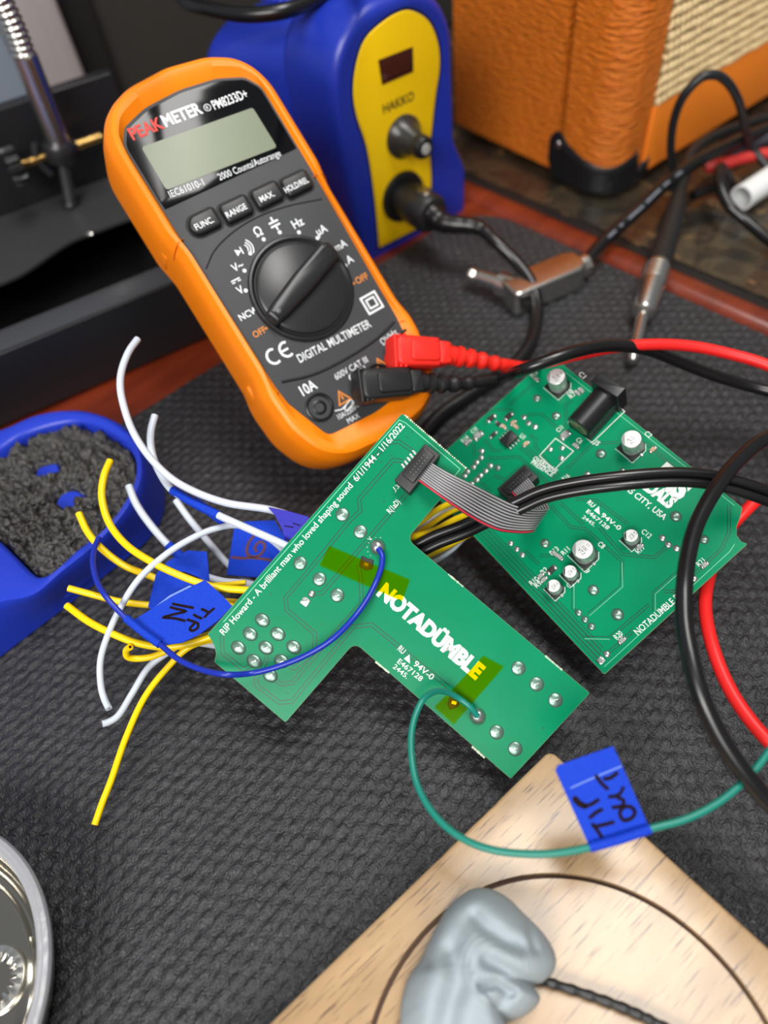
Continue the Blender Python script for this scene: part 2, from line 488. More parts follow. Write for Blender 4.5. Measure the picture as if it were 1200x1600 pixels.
# ------------------------------------------------------------------ mat (real relief)
def build_mat():
    a, b = at(215, 645), at(340, 568)
    ex = nrm(b - a); c, d = at(950, 410), at(1200, 522)
    # corner = crossing of the back edge and the right edge
    A = np.array([ex[:2], -(d - c)[:2]]).T; t = np.linalg.solve(A, (c - a)[:2])
    K = a + ex * t[0]; K[2] = 0
    fr = Fr(K, ex, np.array([-ex[1], ex[0], 0]))      # x along back edge, y away; mat is x<0,y<0 (right edge slanted a little)
    ed = nrm(d - c); q = fr.tol(K + ed * 100)[0]; sl = q[0] / q[1]
    st = 0.9
    xs = np.arange(-480, 330, st); ys = np.arange(-600, st, st)
    X, Y = np.meshgrid(xs, ys)
    right = sl * Y
    R = 34.0
    inside = X < right
    cx, cy = right - R, -R
    corner = (X > cx) & (Y > cy) & ((X - cx) ** 2 + (Y - cy) ** 2 > R * R)
    keep = inside & ~corner
    # relief only where it can be seen (with a generous margin); the underlay carries on beyond
    Pw = fr.O[None] + X.ravel()[:, None] * fr.ex + Y.ravel()[:, None] * fr.ey
    cq = (Pw - CP) @ RW
    ux = 600 + FPX * cq[:, 0] / cq[:, 2]; uy = 800 + FPX * cq[:, 1] / cq[:, 2]
    keep &= ((ux > -330) & (ux < 1750) & (uy < 1900)).reshape(X.shape)
    # staggered scale-like studs
    pu, pv = 7.4, 4.6
    ang = math.radians(4); U = X * math.cos(ang) + Y * math.sin(ang); Vv = -X * math.sin(ang) + Y * math.cos(ang)
    rng = np.random.default_rng(3)
    row = np.floor(Vv / pv).astype(int); fv = Vv / pv - row
    uu = U / pu + 0.5 * (row % 2); cu = np.floor(uu).astype(int); fu = uu - cu
    hr = ((row * 374761393 + cu * 668265263) % 1013) / 1013.0
    prof = np.clip(1 - np.abs(fu - 0.5 + 0.18 * (fv - 0.5)) * 2.0, 0, 1) ** 0.75
    rise = np.clip(fv / 0.72, 0, 1); fall = np.clip((1 - fv) / 0.28, 0, 1)
    hgt = (0.62 + 0.38 * hr) * prof * np.minimum(rise, fall)
    k1 = np.sin(X * 0.9 + 1.7 * np.sin(Y * 0.31)) * np.sin(Y * 1.1 + 1.3 * np.sin(X * 0.23))
    Z = 1.35 * hgt + 0.12 * k1 * prof - 1.05
    lowf = 0.5 * np.sin(X / 70) * np.sin(Y / 90)
    Z += 0.2 * lowf
    idx = np.arange(X.size).reshape(X.shape)
    kq = keep[:-1, :-1] & keep[1:, :-1] & keep[:-1, 1:] & keep[1:, 1:]
    # leave out what lies far outside the picture
    quads = np.stack([idx[:-1, :-1][kq], idx[:-1, 1:][kq], idx[1:, 1:][kq], idx[1:, :-1][kq]], 1)
    V = np.stack([X.ravel(), Y.ravel(), Z.ravel()], 1)
    used = np.unique(quads); remap = np.full(len(V), -1); remap[used] = np.arange(len(used))
    me = np_mesh('bench_mat', V[used] * S, remap[quads], mat_rubber())
    o = bpy.data.objects.new('bench_mat', me); col.objects.link(o); o.matrix_world = fr.mat()
    tag(o, 'black rubber bench mat with raised scale pattern lying on the mahogany table', 'mat')
    n = 14
    pl = [(-560, -620), (sl * -620, -620)] + [(sl * -R, -R)] + [(sl * -R - R + R * math.cos(t), -R + R * math.sin(t)) for t in np.linspace(0, math.pi / 2, n)] + [(-560, 0)]
    mk('mat_underlay', prism(pl, -3.0, -1.15), pm('mat_side', (34, 34, 36), 0.7), o)
def mat_rubber():
    m = bpy.data.materials.new('mat_rubber'); m.use_nodes = True; nt = m.node_tree; b = nt.nodes['Principled BSDF']
    tc = nt.nodes.new('ShaderNodeTexCoord')
    n = nt.nodes.new('ShaderNodeTexNoise'); n.inputs['Scale'].default_value = 420; n.inputs['Detail'].default_value = 6; n.inputs['Distortion'].default_value = 0.8
    nt.links.new(tc.outputs['Object'], n.inputs['Vector'])
    v = nt.nodes.new('ShaderNodeTexVoronoi'); v.inputs['Scale'].default_value = 700; v.feature = 'DISTANCE_TO_EDGE'
    nt.links.new(tc.outputs['Object'], v.inputs['Vector'])
    r = nt.nodes.new('ShaderNodeValToRGB'); r.color_ramp.elements[0].position = 0.3; r.color_ramp.elements[1].position = 0.75
    r.color_ramp.elements[0].color = lin((26, 26, 28)); r.color_ramp.elements[1].color = lin((52, 52, 56))
    nt.links.new(n.outputs['Fac'], r.inputs['Fac']); nt.links.new(r.outputs['Color'], b.inputs['Base Color'])
    mul = nt.nodes.new('ShaderNodeMath'); mul.operation = 'MULTIPLY_ADD'; mul.inputs[1].default_value = 0.35
    nt.links.new(v.outputs['Distance'], mul.inputs[0]); nt.links.new(n.outputs['Fac'], mul.inputs[2])
    bp = nt.nodes.new('ShaderNodeBump'); bp.inputs['Strength'].default_value = 0.8; bp.inputs['Distance'].default_value = 0.0011
    nt.links.new(mul.outputs[0], bp.inputs['Height']); nt.links.new(bp.outputs['Normal'], b.inputs['Normal'])
    b.inputs['Roughness'].default_value = 0.46; b.inputs['Specular IOR Level'].default_value = 0.5
    return m
build_mat()

# ------------------------------------------------------------------ guitar amplifier
def build_amp():
    fr = upright(at(946, 320, -3), 32)          # x along the front, y up, z out of the front
    t = root('guitar_amplifier', fr, 'orange vinyl-covered guitar amplifier with beige grille cloth and black corner guard', 'amplifier')
    M_tolex = pm('orange_vinyl', (255, 146, 32), 0.5, bump=(400, 1.0, 0.006), stretch=(0.32, 1.4, 0.32), var=(400, (248, 118, 14), 0.3))
    M_plain = pm('orange_vinyl_panel', (255, 140, 38), 0.5, bump=(900, 0.4, 0.0006))
    W, D, Ht, r = 330, 150, 260, 24
    def slab(z1, z0, inset_=0.0, round_front=True):
        # plan outline (x, depth) from depth z1 (near front, <=0) to z0
        pts = [(0 + inset_, z0), (W, z0), (W, z1), (0 + inset_, z1)]
        rad = [0, 0, 0, r if round_front else 0]
        pl = rpoly(pts, rad, 10)
        pl = ccw(pl)
        rings = []
        for y, ins in ((4, 4), (6, 1.2), (9, 0), (Ht, 0)):
            q = inset(pl, ins) if ins else pl
            rings.append([(x, y, z) for x, z in q][::-1])
        return loft(rings)
    mk('cabinet_front', slab(0, -42), M_tolex, t)
    mk('cabinet_rear', slab(-46.5, -D, 0, False), M_tolex, t)
    mk('cabinet_seam', loft([[(x, y, z) for x, z in ((5, -40), (5, -48), (W - 3, -48), (W - 3, -40))] for y in (5, Ht - 2)]), M_black, t)
    mk('foot', lathe([(9, 0), (11, 1), (11, 5)], 20, (22, 0, -24), (0, 1, 0)), M_rubber, t)
    mk('foot', lathe([(9, 0), (11, 1), (11, 5)], 20, (22, 0, -130), (0, 1, 0)), M_rubber, t)
    mk('lower_panel', prism([(33, 9), (W - 2, 9), (W - 2, 52), (33, 52)], 0, 1.6, 0.8), M_plain, t)
    g = G(); pitch = 6.2
    for k in range(22):
        y = 55 + k * pitch
        xs = np.arange(34, 260, 1.3)
        path = np.stack([xs, np.full(len(xs), y) + 0.5 * np.sin(xs * 1.5 + k), np.full(len(xs), 0.2)], 1)
        g.merge(tube(path, 2.25 + 0.95 * np.sin(xs * 1.25 + k * 2.1), 8))
    mk('grille_cloth', g, pm('beige_grille_cord', (232, 206, 156), 0.75), t, smooth=60)
    mk('grille_backing', prism([(33, 52), (262, 52), (262, 190), (33, 190)], -1, 0.4), pm('grille_backing_cloth', (150, 122, 78), 0.9), t)  # darker beige cloth behind the cord rows
    # black corner guard wrapped round the lower front corner
    def wrap(s, off):
        # s<0 on the side, s>0 on the front; the corner arc is r*pi/2 long
        L = r * math.pi / 2
        if s < -L / 2: return np.array([-off, -(r + (-L / 2 - s))])
        if s > L / 2: return np.array([r + (s - L / 2), off])
        a = (s + L / 2) / L * math.pi / 2
        return np.array([r - (r + off) * math.cos(a), -r + (r + off) * math.sin(a)])
    def top(s):
        if s < -33: return 35 - abs(s + 40) ** 2 * 0.10
        if s < -28: return 30.1 - (s + 33) * 0.5
        if s < 18: return 22 + 12 * abs((s + 4) / 36) ** 1.8
        if s < 22: return 30 - (s - 18) * 4
        return 14 + (s - 22) * 0.6
    ss = np.linspace(-47, 32, 80); rows = []
    vs = []; fs = []; m = 8
    for s in ss:
        tp = top(s); bt = 1.0
        if s < -43: bt = 1 + (-43 - s) * 3.0
        if s > 26: bt = 3 + (s - 26) * 1.0
        tp = max(tp, bt + 1)
        for k in range(m + 1):
            f = k / m; off = 2.4 * min(1, 6 * min(f, 1 - f) + 0.3)
            p = wrap(s, off); vs.append((p[0], bt + (tp - bt) * f, p[1]))
    n1 = m + 1
    for i in range(len(ss) - 1):
        for k in range(m):
            fs.append((i * n1 + k, (i + 1) * n1 + k, (i + 1) * n1 + k + 1, i * n1 + k + 1))
    gd = mk('corner_guard', G().add(vs, fs), M_black, t)
    for s, y in ((-39, 27), (2, 8)):
        p = wrap(s, 2.2); q = wrap(s, 3.2)
        mk('rivet', lathe([(2.6, 0), (2.3, 0.8), (1.0, 1.3), (0.1, 1.4)], 14, (p[0], y, p[1]), (q[0] - p[0], 0, q[1] - p[1])), M_steel if s < 0 else M_black, gd)
build_amp()

# ------------------------------------------------------------------ soldering station
def build_station():
    fr = upright(P_ST, 30.0)
    t = root('soldering_station', fr, 'blue soldering station with yellow front panel, knob and small red display', 'soldering station')
    M_b = pm('blue_plastic', (30, 52, 168), 0.34, spec=0.5)
    M_y = pm('yellow_panel', (255, 210, 0), 0.45)
    out = rpoly([(-9, 0), (79, 0), (80, 26), (70, 50), (69, 143), (-16, 143), (-14, 50), (-13, 24)], [2, 2, 6, 12, 34, 34, 14, 10], 8)
    out = ccw(out); c = np.array([28.0, 66.0])
    def ring(k, z, left=0.0, dy=0.0, kb=1.0):
        r = []
        for x, y in out:
            px = c[0] + (x - c[0]) * k; py = c[1] + (y - c[1]) * (k if y > 20 else kb)
            if x < 20: px -= left * (0.3 + 0.7 * min(1, y / 60))
            if y > 70: py -= dy * (y - 70) / 60
            r.append((px, py, z))
        return r
    shell = [ring(0.90, 0), ring(0.93, 0), ring(0.965, -1.2), ring(0.99, -5), ring(1, -10), ring(1, -40, 3), ring(0.985, -44, 3.5), ring(0.955, -46, 3.5)]
    mk('front_shell', loft(shell[::-1]), M_b, t, smooth=50)
    rear = [ring(0.94, -44, 3, 3), ring(0.97, -48, 4, 4), ring(0.985, -54, 6, 6), ring(0.985, -105, 22, 16), ring(0.95, -118, 20, 20), ring(0.84, -126, 14, 24)]
    mk('rear_shell', loft(rear[::-1]), M_b, t, smooth=50)
    for k in range(6):
        z = -62 - k * 7
        mk('vent_rib', prism(rect(20, z, 34, 2.6, 0, 1.2), 0, 2.2, 0.8), M_b, t).matrix_local = Matrix(((1, 0, 0, 0), (0, 0, 1, (134 - 0.12 * (-z - 44) * 1.2) * S), (0, 1, 0, 0), (0, 0, 0, 1)))
    pan = [(641, 16.5), (670, 33), (685, 70), (687, 106), (681, 147), (676, 191), (672, 235), (674, 286), (667, 350), (593, 387), (590, 348), (584, 293), (573, 227), (558.5, 183), (553, 147), (557, 103), (571, 62), (601, 33), (623, 20)]
    pl = ccw(fr.locs(pan, 0.6))
    # smooth everything except the two bottom corners
    i0 = min(range(len(pl)), key=lambda i: pl[i][1] - pl[i][0] * 0.001 if pl[i][0] > 20 else 1e9)
    pl = pl[i0:] + pl[:i0]
    sm = cr([(x, y, 0) for x, y in pl], 4)[:, :2].tolist()
    pn = mk('front_panel', prism(sm, -1, 0.7, 0.4), M_y, t)
    mk('panel_lip', strip(inset(ccw(sm), -0.9), 1.4, 0.15, True), pm('panel_gap', (16, 24, 70), 0.5), t)
    ds = fr.locs([(591, 94), (645, 73), (646, 112), (597, 133)], 0.8)
    d = mk('display_window', prism(ds, 0.2, 0.95, 0.1), pm('dark_red_display', (66, 26, 16), 0.12, coat=0.5), t)
    for k in range(3):
        u = ds[0][0] + (ds[1][0] - ds[0][0]) * (0.24 + 0.26 * k); v = (ds[0][1] + ds[3][1]) / 2
        mk('digit', G().merge(strip([(u - 1.8, v - 3.6), (u + 1.8, v - 3.6), (u + 1.8, v + 3.6), (u - 1.8, v + 3.6)], 0.8, 1.0, True)).merge(strip([(u - 1.8, v), (u + 1.8, v)], 0.8, 1.0)), pm('unlit_digit', (78, 30, 20), 0.4), d)
    mk('lettering', text2('HAKKO', fr.loc(599, 178, 0.8), fr.loc(647, 156, 0.8), 5.0, 0.8, 0.02), M_blackprint, t)
    ku, kv = fr.loc(630, 213, 0.8)
    kn = mk('adjustment_knob', lathe([(12.5, 0.6), (12.5, 2.2), (10.5, 4), (8.2, 8), (6.4, 14), (6.0, 15)], 32, (ku, kv, 0)), pm('dark_grey_knob', (44, 44, 42), 0.3), t)
    mk('knob_cap', lathe([(6.2, 15), (6.6, 16), (6.6, 20), (5.6, 22), (3.0, 22.4)], 28, (ku, kv, 0)), M_black, kn)
    mk('knob_centre', lathe([(3.2, 22.2), (3.0, 22.9), (0.1, 23)], 20, (ku, kv, 0)), pm('pale_knob_end', (170, 170, 168), 0.35), kn)
    cu, cv = fr.loc(628, 306, 0.8)
    so = mk('cord_socket', lathe([(15.5, 0.6), (16, 1.6), (15.6, 3.4), (12, 4.2), (11.4, 3)], 36, (cu, cv, 0)), M_black, t)
    mk('indicator', lathe([(1.2, 0.7), (1.2, 1.0)], 12, (fr.loc(664, 345, .8)[0], fr.loc(664, 345, .8)[1], 0)), M_brass, t)
    # iron cord with its locking plug is a thing of its own
    fc = Fr(fr.w(cu, cv, 0), fr.ex, fr.ey)
    k = root('iron_cord', fc, 'black soldering iron cord plugged into the yellow panel and looping onto the mat', 'cord')
    body = [(10.6, 2), (11.2, 5), (11.2, 15), (12.0, 17), (12.0, 29), (10.6, 32), (8.0, 33)]
    mk('plug_body', lathe(body, 32), pm('matt_black_plug', (30, 30, 31), 0.42), k)
    lk = mk('plug_latch', prism(rect(0, 0, 5, 9, 0, 1.5), 0, 1.4, 0.5), M_steel, k)
    lk.matrix_local = Matrix(((1, 0, 0, 0), (0, 0, 1, 11.6 * S), (0, -1, 0, 24 * S), (0, 0, 0, 1)))
    rg = G()
    tip = fc.w(0, 0, 40)
    pts = [fc.w(0, 0, 31), fc.w(0, -0.5, 42), at(748, 356, 30)]
    nxt = [(775, 379, 27), (805, 408, 20), (829, 440, 14), (839, 472, 9), (837, 509, 6), (826, 541, 5), (806, 566, 4), (770, 592, 4), (725, 622, 4), (690, 646, 4), (660, 680, 4), (640, 720, 4)]
    path = cr(pts + [at(*q) for q in nxt], 8)
    rr = np.full(len(path), 3.7); rr[:20] = np.linspace(7.5, 3.9, 20) + 0.35 * np.sin(np.arange(20) * 2.4)
    mk('cord', tube(path, rr, 14), M_cable, k, fr=fc, space='w')
build_station()

# ------------------------------------------------------------------ black tool base with gooseneck
def build_goose():
    fr = upright(at(80, 640, -3), 22.8)                      # x along front, y up, z out of the front; depth is -z
    t = root('gooseneck_stand', fr, 'black box-shaped stand with a chrome gooseneck arm and thumbscrew at left edge', 'tool stand')
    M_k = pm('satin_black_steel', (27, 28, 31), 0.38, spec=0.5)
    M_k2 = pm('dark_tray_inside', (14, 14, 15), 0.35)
    def bx(name, x0, x1, y0, y1, z0, z1, m, bev=0.8):
        g = prism([(x0, y0), (x1, y0), (x1, y1), (x0, y1)], z0, z1, bev, 3, bev)
        return mk(name, g, m, t)
    bx('front_wall', -140, 124, 3, 46, -3, 0, M_k)
    bx('front_ledge', -140, 124, 43, 46, -21, -2.5, pm('ledge_highlit_black', (58, 59, 63), 0.3))  # paler than the walls: highlight on the ledge put into its colour
    bx('side_wall', 121, 124, 3, 46, -150, -3, M_k)
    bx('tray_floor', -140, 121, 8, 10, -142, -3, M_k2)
    bx('back_wall', -140, 123, 3, 103, -151, -141, M_k, 1.2)
    mk('foot', lathe([(6, 0), (6, 4)], 16, (108, 0, -14), (0, 1, 0)), M_rubber, t)
    # flat plate with a wavy front edge
    edge = [(0, 435), (27, 423), (51, 408), (90, 381), (112, 368), (135, 359), (180, 342), (215, 330)]
    q = [fr.tol(at(x, y, 45))[0] for x, y in edge]
    q = [(a[0], a[2]) for a in q]
    pl = cr([(-140, q[0][1] + 4, 0)] + [(a, b, 0) for a, b in q], 4)[:, :2].tolist() + [(121, -140), (-140, -140)]
    rings = [[(x, y, z) for x, z in ccw(pl)][::-1] for y in (43.5, 45.2)]
    mk('wavy_plate', loft(rings), pm('dark_grey_plate', (48, 48, 49), 0.45, bump=(200, 0.1)), t)
    sp = fr.tol(at(137, 357, 46))[0]
    mk('screw_head', lathe([(2.6, 0), (2.6, 1), (1.5, 1.8), (0.1, 2)], 14, (sp[0], 45, sp[2]), (0, 1, 0)), M_steel, t)
    # post
    b = at(110, 316, 44)
    def lift(px, py):                                          # on the upright plane through the post
        fp = upright(b, 22.8); return fp.pt(px, py)
    p1, p2, p3 = lift(96, 238), lift(92, 222), lift(38, 86)
    mk('post', tube(np.array([b, p1]), 3.6, 16), pm('dull_steel', (120, 121, 122), 0.35, metal=0.9), t, fr=fr, space='w')
    mk('post_foot', tube(np.array([b, b + np.array([0, 0, 2.0])]), [6, 5], 16), M_k, t, fr=fr, space='w')
    mk('sleeve', tube(np.array([p2, p3]), 6.9, 24), M_steel, t, fr=fr, space='w')
    neck = cr([p3, lift(28, 58), lift(14, 26), lift(-6, -10), lift(-36, -40), lift(-80, -60)], 16)
    L = np.concatenate([[0], np.cumsum(np.linalg.norm(np.diff(neck, axis=0), axis=1))])
    s = np.arange(0, L[-1], 0.45); nk = np.stack([np.interp(s, L, neck[:, i]) for i in range(3)], 1)
    mk('gooseneck', tube(nk, 6.0 + 0.55 * np.sin(s * 2 * math.pi / 3.3), 18), M_steel, t, fr=fr, space='w', smooth=80)
    # clamp with two thumbscrews
    axs = fr.ex
    c0 = p1 + np.array([0, 0, 1.0])
    mk('clamp', lathe([(9.5, -5.5), (10.5, -3.5), (10.5, 3.5), (9.5, 5.5)], 20, fr.tol(c0)[0], fr.tol(fr.O + (p2 - b))[0]), pm('dark_clamp', (58, 58, 60), 0.3, metal=0.6), t)
    mk('clamp_wing', tube(cr([c0 - axs * 12 + np.array([0, 0, 9.]), c0 - axs * 15, c0 - axs * 11 + np.array([0, 0, -11.])], 8), 2.2, 10), pm('wing_steel', (110, 110, 112), 0.3, metal=0.9), t, fr=fr, space='w')
    def rod(name, a, bb, r, m, rib=0.0):
        n = 40; P = np.linspace(0, 1, n)[:, None]; path = a * (1 - P) + bb * P
        rr = r + rib * np.sin(np.arange(n) * 2.0)
        return mk(name, tube(path, rr, 16), m, t, fr=fr, space='w', smooth=80)
    rod('thumbscrew', c0 - axs * 10, c0 - axs * 24, 2.6, M_brass, 0.25)
    rod('thumbscrew', c0 + axs * 9, c0 + axs * 26, 3.0, M_brass, 0.25)
    kc = fr.tol(c0 - axs * 24)[0]
    pr = [(9 + 1.0 * (k % 2), 0) for k in range(2)]
    n = 48
    kn = []
    for z, sc in ((0, 0.9), (1, 1), (8, 1), (9, 0.9)):
        kn.append([(kc[0] - z, kc[1] + (10.5 + 1.1 * (1 if (k // 2) % 2 else -1)) * sc * math.cos(2 * math.pi * k / n), kc[2] + (10.5 + 1.1 * (1 if (k // 2) % 2 else -1)) * sc * math.sin(2 * math.pi * k / n)) for k in range(n)])
    mk('thumb_knob', loft(kn[::-1]), M_black, t)
build_goose()
# ================================================================== multimeter
F_M = upright(CP + ray(400, 420) * 331.0, 30.0, 40.0)
def radial(poly, N, c=(0, 0)):
    """star-shaped outline resampled at N equal angles round c"""
    p = np.array(ccw(poly)); out = []
    for k in range(N):
        a = 2 * math.pi * k / N; d = np.array([math.cos(a), math.sin(a)]); best = 0
        for i in range(len(p)):
            A = p[i] - c; B = p[(i + 1) % len(p)] - c; e = B - A
            det = d[0] * -e[1] + d[1] * e[0]
            if abs(det) < 1e-9: continue
            t = (A[0] * -e[1] + A[1] * e[0]) / det; s = (d[0] * A[1] - d[1] * A[0]) / det
            if -1e-6 <= s <= 1 + 1e-6 and t > best: best = t
        out.append((c[0] + d[0] * best, c[1] + d[1] * best))
    return out
def build_meter():
    fr = F_M; U0 = 13.0
    bk = fr.w(U0, -95, -36)
    t = root('multimeter', fr, 'orange and black digital multimeter leaning back on its stand, blank grey screen', 'multimeter')
    M_or = pm('orange_rubber', (255, 136, 0), 0.42, spec=0.45, bump=(1500, 0.05, 0.0002))
    M_face = pm('dark_grey_faceplate', (52, 54, 57), 0.5, bump=(2500, 0.12, 0.0002))
    M_gl = pm('black_gloss_panel', (12, 13, 15), 0.1, spec=0.3)
    def sym(h): return [(U0 + x, y) for x, y in h] + [(U0 - x, y) for x, y in reversed(h) if abs(x) > 1e-6]
    outer = sym([(0, 95), (20, 93), (32, 88), (39, 80), (42, 70), (42.5, 30), (40.5, 18), (41, -42), (43, -52), (42, -70), (36, -86), (24, -95), (0, -98)])
    inner = sym([(0, 82), (18, 80.5), (30, 76.5), (35, 70), (35.2, 16), (34, -48), (33, -58), (25, -79.5), (0, -81.5)])
    N = 400; cc = np.array([U0, 0.0])
    O = radial(rpoly(outer, 30, 6), N, cc)
    I = radial(rpoly(inner, [30, 20, 6, 8, 20, 20, 4, 4, 20] + [4, 4, 20, 20, 8, 6, 20], 5), N, cc)
    def at_h(p, h): return [(x, y, h) for x, y in p]
    rings = [at_h(inset(O, 9), -38), at_h(inset(O, 3), -37), at_h(O, -32), at_h(inset(O, -0.6), -16), at_h(O, -6), at_h(inset(O, 1.2), -1.5), at_h(inset(O, 3.4), 1.8), at_h(inset(O, 5.0), 2.4)]
    def mixr(a, b, k): return [((1 - k) * p[0] + k * q[0], (1 - k) * p[1] + k * q[1]) for p, q in zip(a, b)]
    O5 = inset(O, 5.0)
    rings += [at_h(mixr(O5, I, 0.35), 2.2), at_h(mixr(O5, I, 0.94), -0.2), at_h(I, -2.5)]
    mk('holster', loft(rings, True, False), M_or, t, smooth=24)
    for v0, sgn in ((27, -1), (27, 1), (-50, -1), (-50, 1)):
        u = U0 + sgn * 41.6
        mk('grip_tab', prism(rect(u - sgn * 0.5, v0 + 3, 3.2, 12, 0, 1.5), -26, -12, 1.2, 3, 1.2), M_or, t)
    # transverse seams on the rim
    for v0 in (27, -50):
        for sgn in (-1, 1):
            mk('holster_seam', tube(cr([(U0 + sgn * 34.2, v0 - 2, -0.3), (U0 + sgn * 36.0, v0 - 2.6, 1.7), (U0 + sgn * 37.6, v0 - 3.2, 1.9), (U0 + sgn * 39.6, v0 - 4.4, -0.3), (U0 + sgn * 41.2, v0 - 6, -7)], 5), 0.3, 8), pm('seam_orange', (206, 92, 0), 0.5), t)
    mk('faceplate', prism(inset(I, -0.5), -6, 0), M_face, t, smooth=0)
    up = []
    Ii = inset(I, 0.9)
    top = [p for p in Ii if p[1] > 39.5]; top.sort(key=lambda p: math.atan2(p[1] - 39.5, p[0] - U0))
    pn = [(top[0][0], 39.5)] + top + [(top[-1][0], 39.5)]
    mk('display_panel', prism(pn, -0.2, 0.7, 0.3), M_gl, t)
    sc = fr.locs([(220.6, 230), (395, 168), (433, 230), (260, 297)], 0.8)
    mk('screen', prism(rpoly(ccw(sc), 1.2, 3), 0.3, 0.8), pm('grey_green_lcd', (112, 122, 98), 0.3, var=(25, (118, 128, 104), 0.3)), t)
    def L(x, y, h=0.8): return fr.loc(x, y, h)
    def T(body, a, b, hgt, m, h=0.8, bold=0.0): return mk('lettering', text2(body, L(*a, h), L(*b, h), hgt, h + 0.02, bold), m, t)
    T('PEAK', (208, 219), (258, 199), 5.0, M_redprint, bold=0.03)
    T('METER', (259, 198.5), (318, 176), 5.0, M_white, bold=0.03)
    T('PM8233D+', (336, 171.5), (389, 152), 4.0, M_white, bold=0.012)
    ru, rv = L(324, 168)
    mk('registered_mark', G().merge(strip(circ(ru, rv, 1.5, 20), 0.3, 0.83, True)).merge(textc('R', (ru, rv), 1.6, 0, 0.83)), M_white, t)
    T('IEC61010-1', (267, 309), (320, 289), 3.0, M_white)
    T('2000 Counts/Autorange', (344, 282), (440, 243), 3.0, M_white)
    # buttons
    M_btn = pm('charcoal_button', (30, 31, 33), 0.42)
    for nm, (x, y) in (('FUNC.', (319, 349)), ('RANGE', (369, 329)), ('MAX.', (417, 307)), ('HOLD/REL', (463, 289))):
        u, v = L(x, y, 0)
        if nm == 'FUNC.':
            pl = rpoly([(u - 7.2, v - 4.4), (u + 6.6, v - 4.4), (u + 6.6, v + 4.4), (u - 7.2, v + 4.4)], [4.2, 1.4, 1.4, 4.2], 5)
        else: pl = rect(u, v, 13.6, 8.8, 0, 1.6)
        mk('button_recess', prism(inset(ccw(pl), -1.2), -0.2, 0.12), pm('button_gap', (16, 16, 17), 0.6), t)
        b = mk('button', prism(pl, -0.5, 2.6, 1.2), M_btn, t)
        mk('lettering', textc(nm, L(x, y, 2.6), 2.6, 0, 2.64, 0.012, 0.85 if len(nm) < 6 else 0.72), M_white, b)
    # dial
    cu, cv = 13.8, -17.0
    dl = mk('dial_ring', lathe([(24.6, -0.2), (24.6, 0.6), (24.0, 1.4), (23.0, 1.6), (22.2, 0.8), (21.6, 0.3), (0.1, 0.3)], 64, (cu, cv, 0)), pm('dial_black', (30, 31, 33), 0.36), t)
    mk('dial_disc', lathe([(21.2, 0.3), (20.8, 1.6), (19.4, 2.4), (0.1, 2.5)], 64, (cu, cv, 0)), pm('dial_disc_black', (38, 39, 41), 0.34), t)
    p0 = np.array(L(424, 500, 5)); p1 = np.array(L(519, 386, 5)); ax = nrm(p1 - p0); nn = np.array([-ax[1], ax[0]])
    def PL(s, w): return tuple(p0 + ax * s + nn * w)
    Lb = np.linalg.norm(p1 - p0)
    pl = [PL(0, -3.6), PL(6, -4.4), PL(Lb * 0.5, -5.4), PL(Lb - 3, -5.2), PL(Lb, -3), PL(Lb, 3), PL(Lb - 3, 5.2), PL(Lb * 0.5, 5.4), PL(6, 4.4), PL(0, 3.6)]
    bar = mk('dial_pointer', prism(rpoly(pl, 1.5, 3), 0.5, 7.6, 2.4, 4), pm('dial_bar_black', (36, 37, 39), 0.34), t)
    mk('pointer_mark', dome(*PL(4.6, 0), 1.3, 1.3, 0, 0.5, 7.6), pm('pointer_dot', (96, 98, 100), 0.3), bar)
    # dial legends
    def sym_t(body, x, y, hgt, m=M_white, ang=0.0, xs=0.9, bold=0.015): return mk('lettering', textc(body, L(x, y, 0), hgt, ang, 0.05, bold, xs), m, t)
    def dot(x, y, m=M_white, r=0.9):
        u, v = L(x, y, 0); return mk('dial_dot', G().add([(a, b, 0.06) for a, b in circ(u, v, r, 14)], [tuple(range(14))]), m, t)
    sym_t('\u03a9', 403, 362, 4.0); dot(412, 374)
    g = G(); u, v = L(429, 350, 0)
    g.merge(strip([(u - 2.4, v + 1), (u + 2.4, v + 1)], 0.9, .06)).merge(strip([(u - 2.4, v - 0.8), (u + 2.4, v - 0.8)], 0.9, .06)).merge(strip([(u, v + 1), (u, v + 3.4)], 0.9, .06)).merge(strip([(u, v - 0.8), (u, v - 3)], 0.9, .06))
    mk('capacitor_symbol', g, M_white, t); dot(437, 363)
    sym_t('Hz', 465, 348, 3.8); dot(467, 363)
    sym_t('\u00b5A', 502, 359, 3.6); dot(496, 372)
    sym_t('mA', 532, 383, 3.4); dot(522, 391)
    sym_t('A', 546, 405, 3.6); dot(540, 415)
    sym_t('OFF', 565, 435, 3.0, M_orprint); dot(553, 443, M_orprint, 0.6)
    sym_t('V~', 371, 416, 3.4); dot(382, 423)
    g = G(); u, v = L(372, 444, 0)
    sym_t('V', 375, 453, 3.4); dot(384, 454)
    g.merge(strip([(u - 2.2, v + 2.2), (u + 2.2, v + 2.2)], 0.6, .06)).merge(strip([(u - 2.2, v + 1.2), (u - 0.6, v + 1.2)], 0.5, .06)).merge(strip([(u + 0.6, v + 1.2), (u + 2.2, v + 1.2)], 0.5, .06))
    mk('direct_current_symbol', g, M_white, t)
    g = G(); u, v = L(376, 392, 0)
    g.add([(u - 2.4, v - 1.6, .06), (u - 2.4, v + 1.6, .06), (u + 0.2, v, .06)], [(0, 2, 1)]); g.merge(strip([(u + 0.5, v - 1.7), (u + 0.5, v + 1.7)], 0.6, .06))
    for r in (2.2, 3.4, 4.6): g.merge(strip([(u + 1.4 + r * math.cos(a), v + r * math.sin(a)) for a in np.linspace(-0.8, 0.8, 8)], 0.55, .06))
    mk('continuity_symbol', g, M_white, t); dot(391, 396)
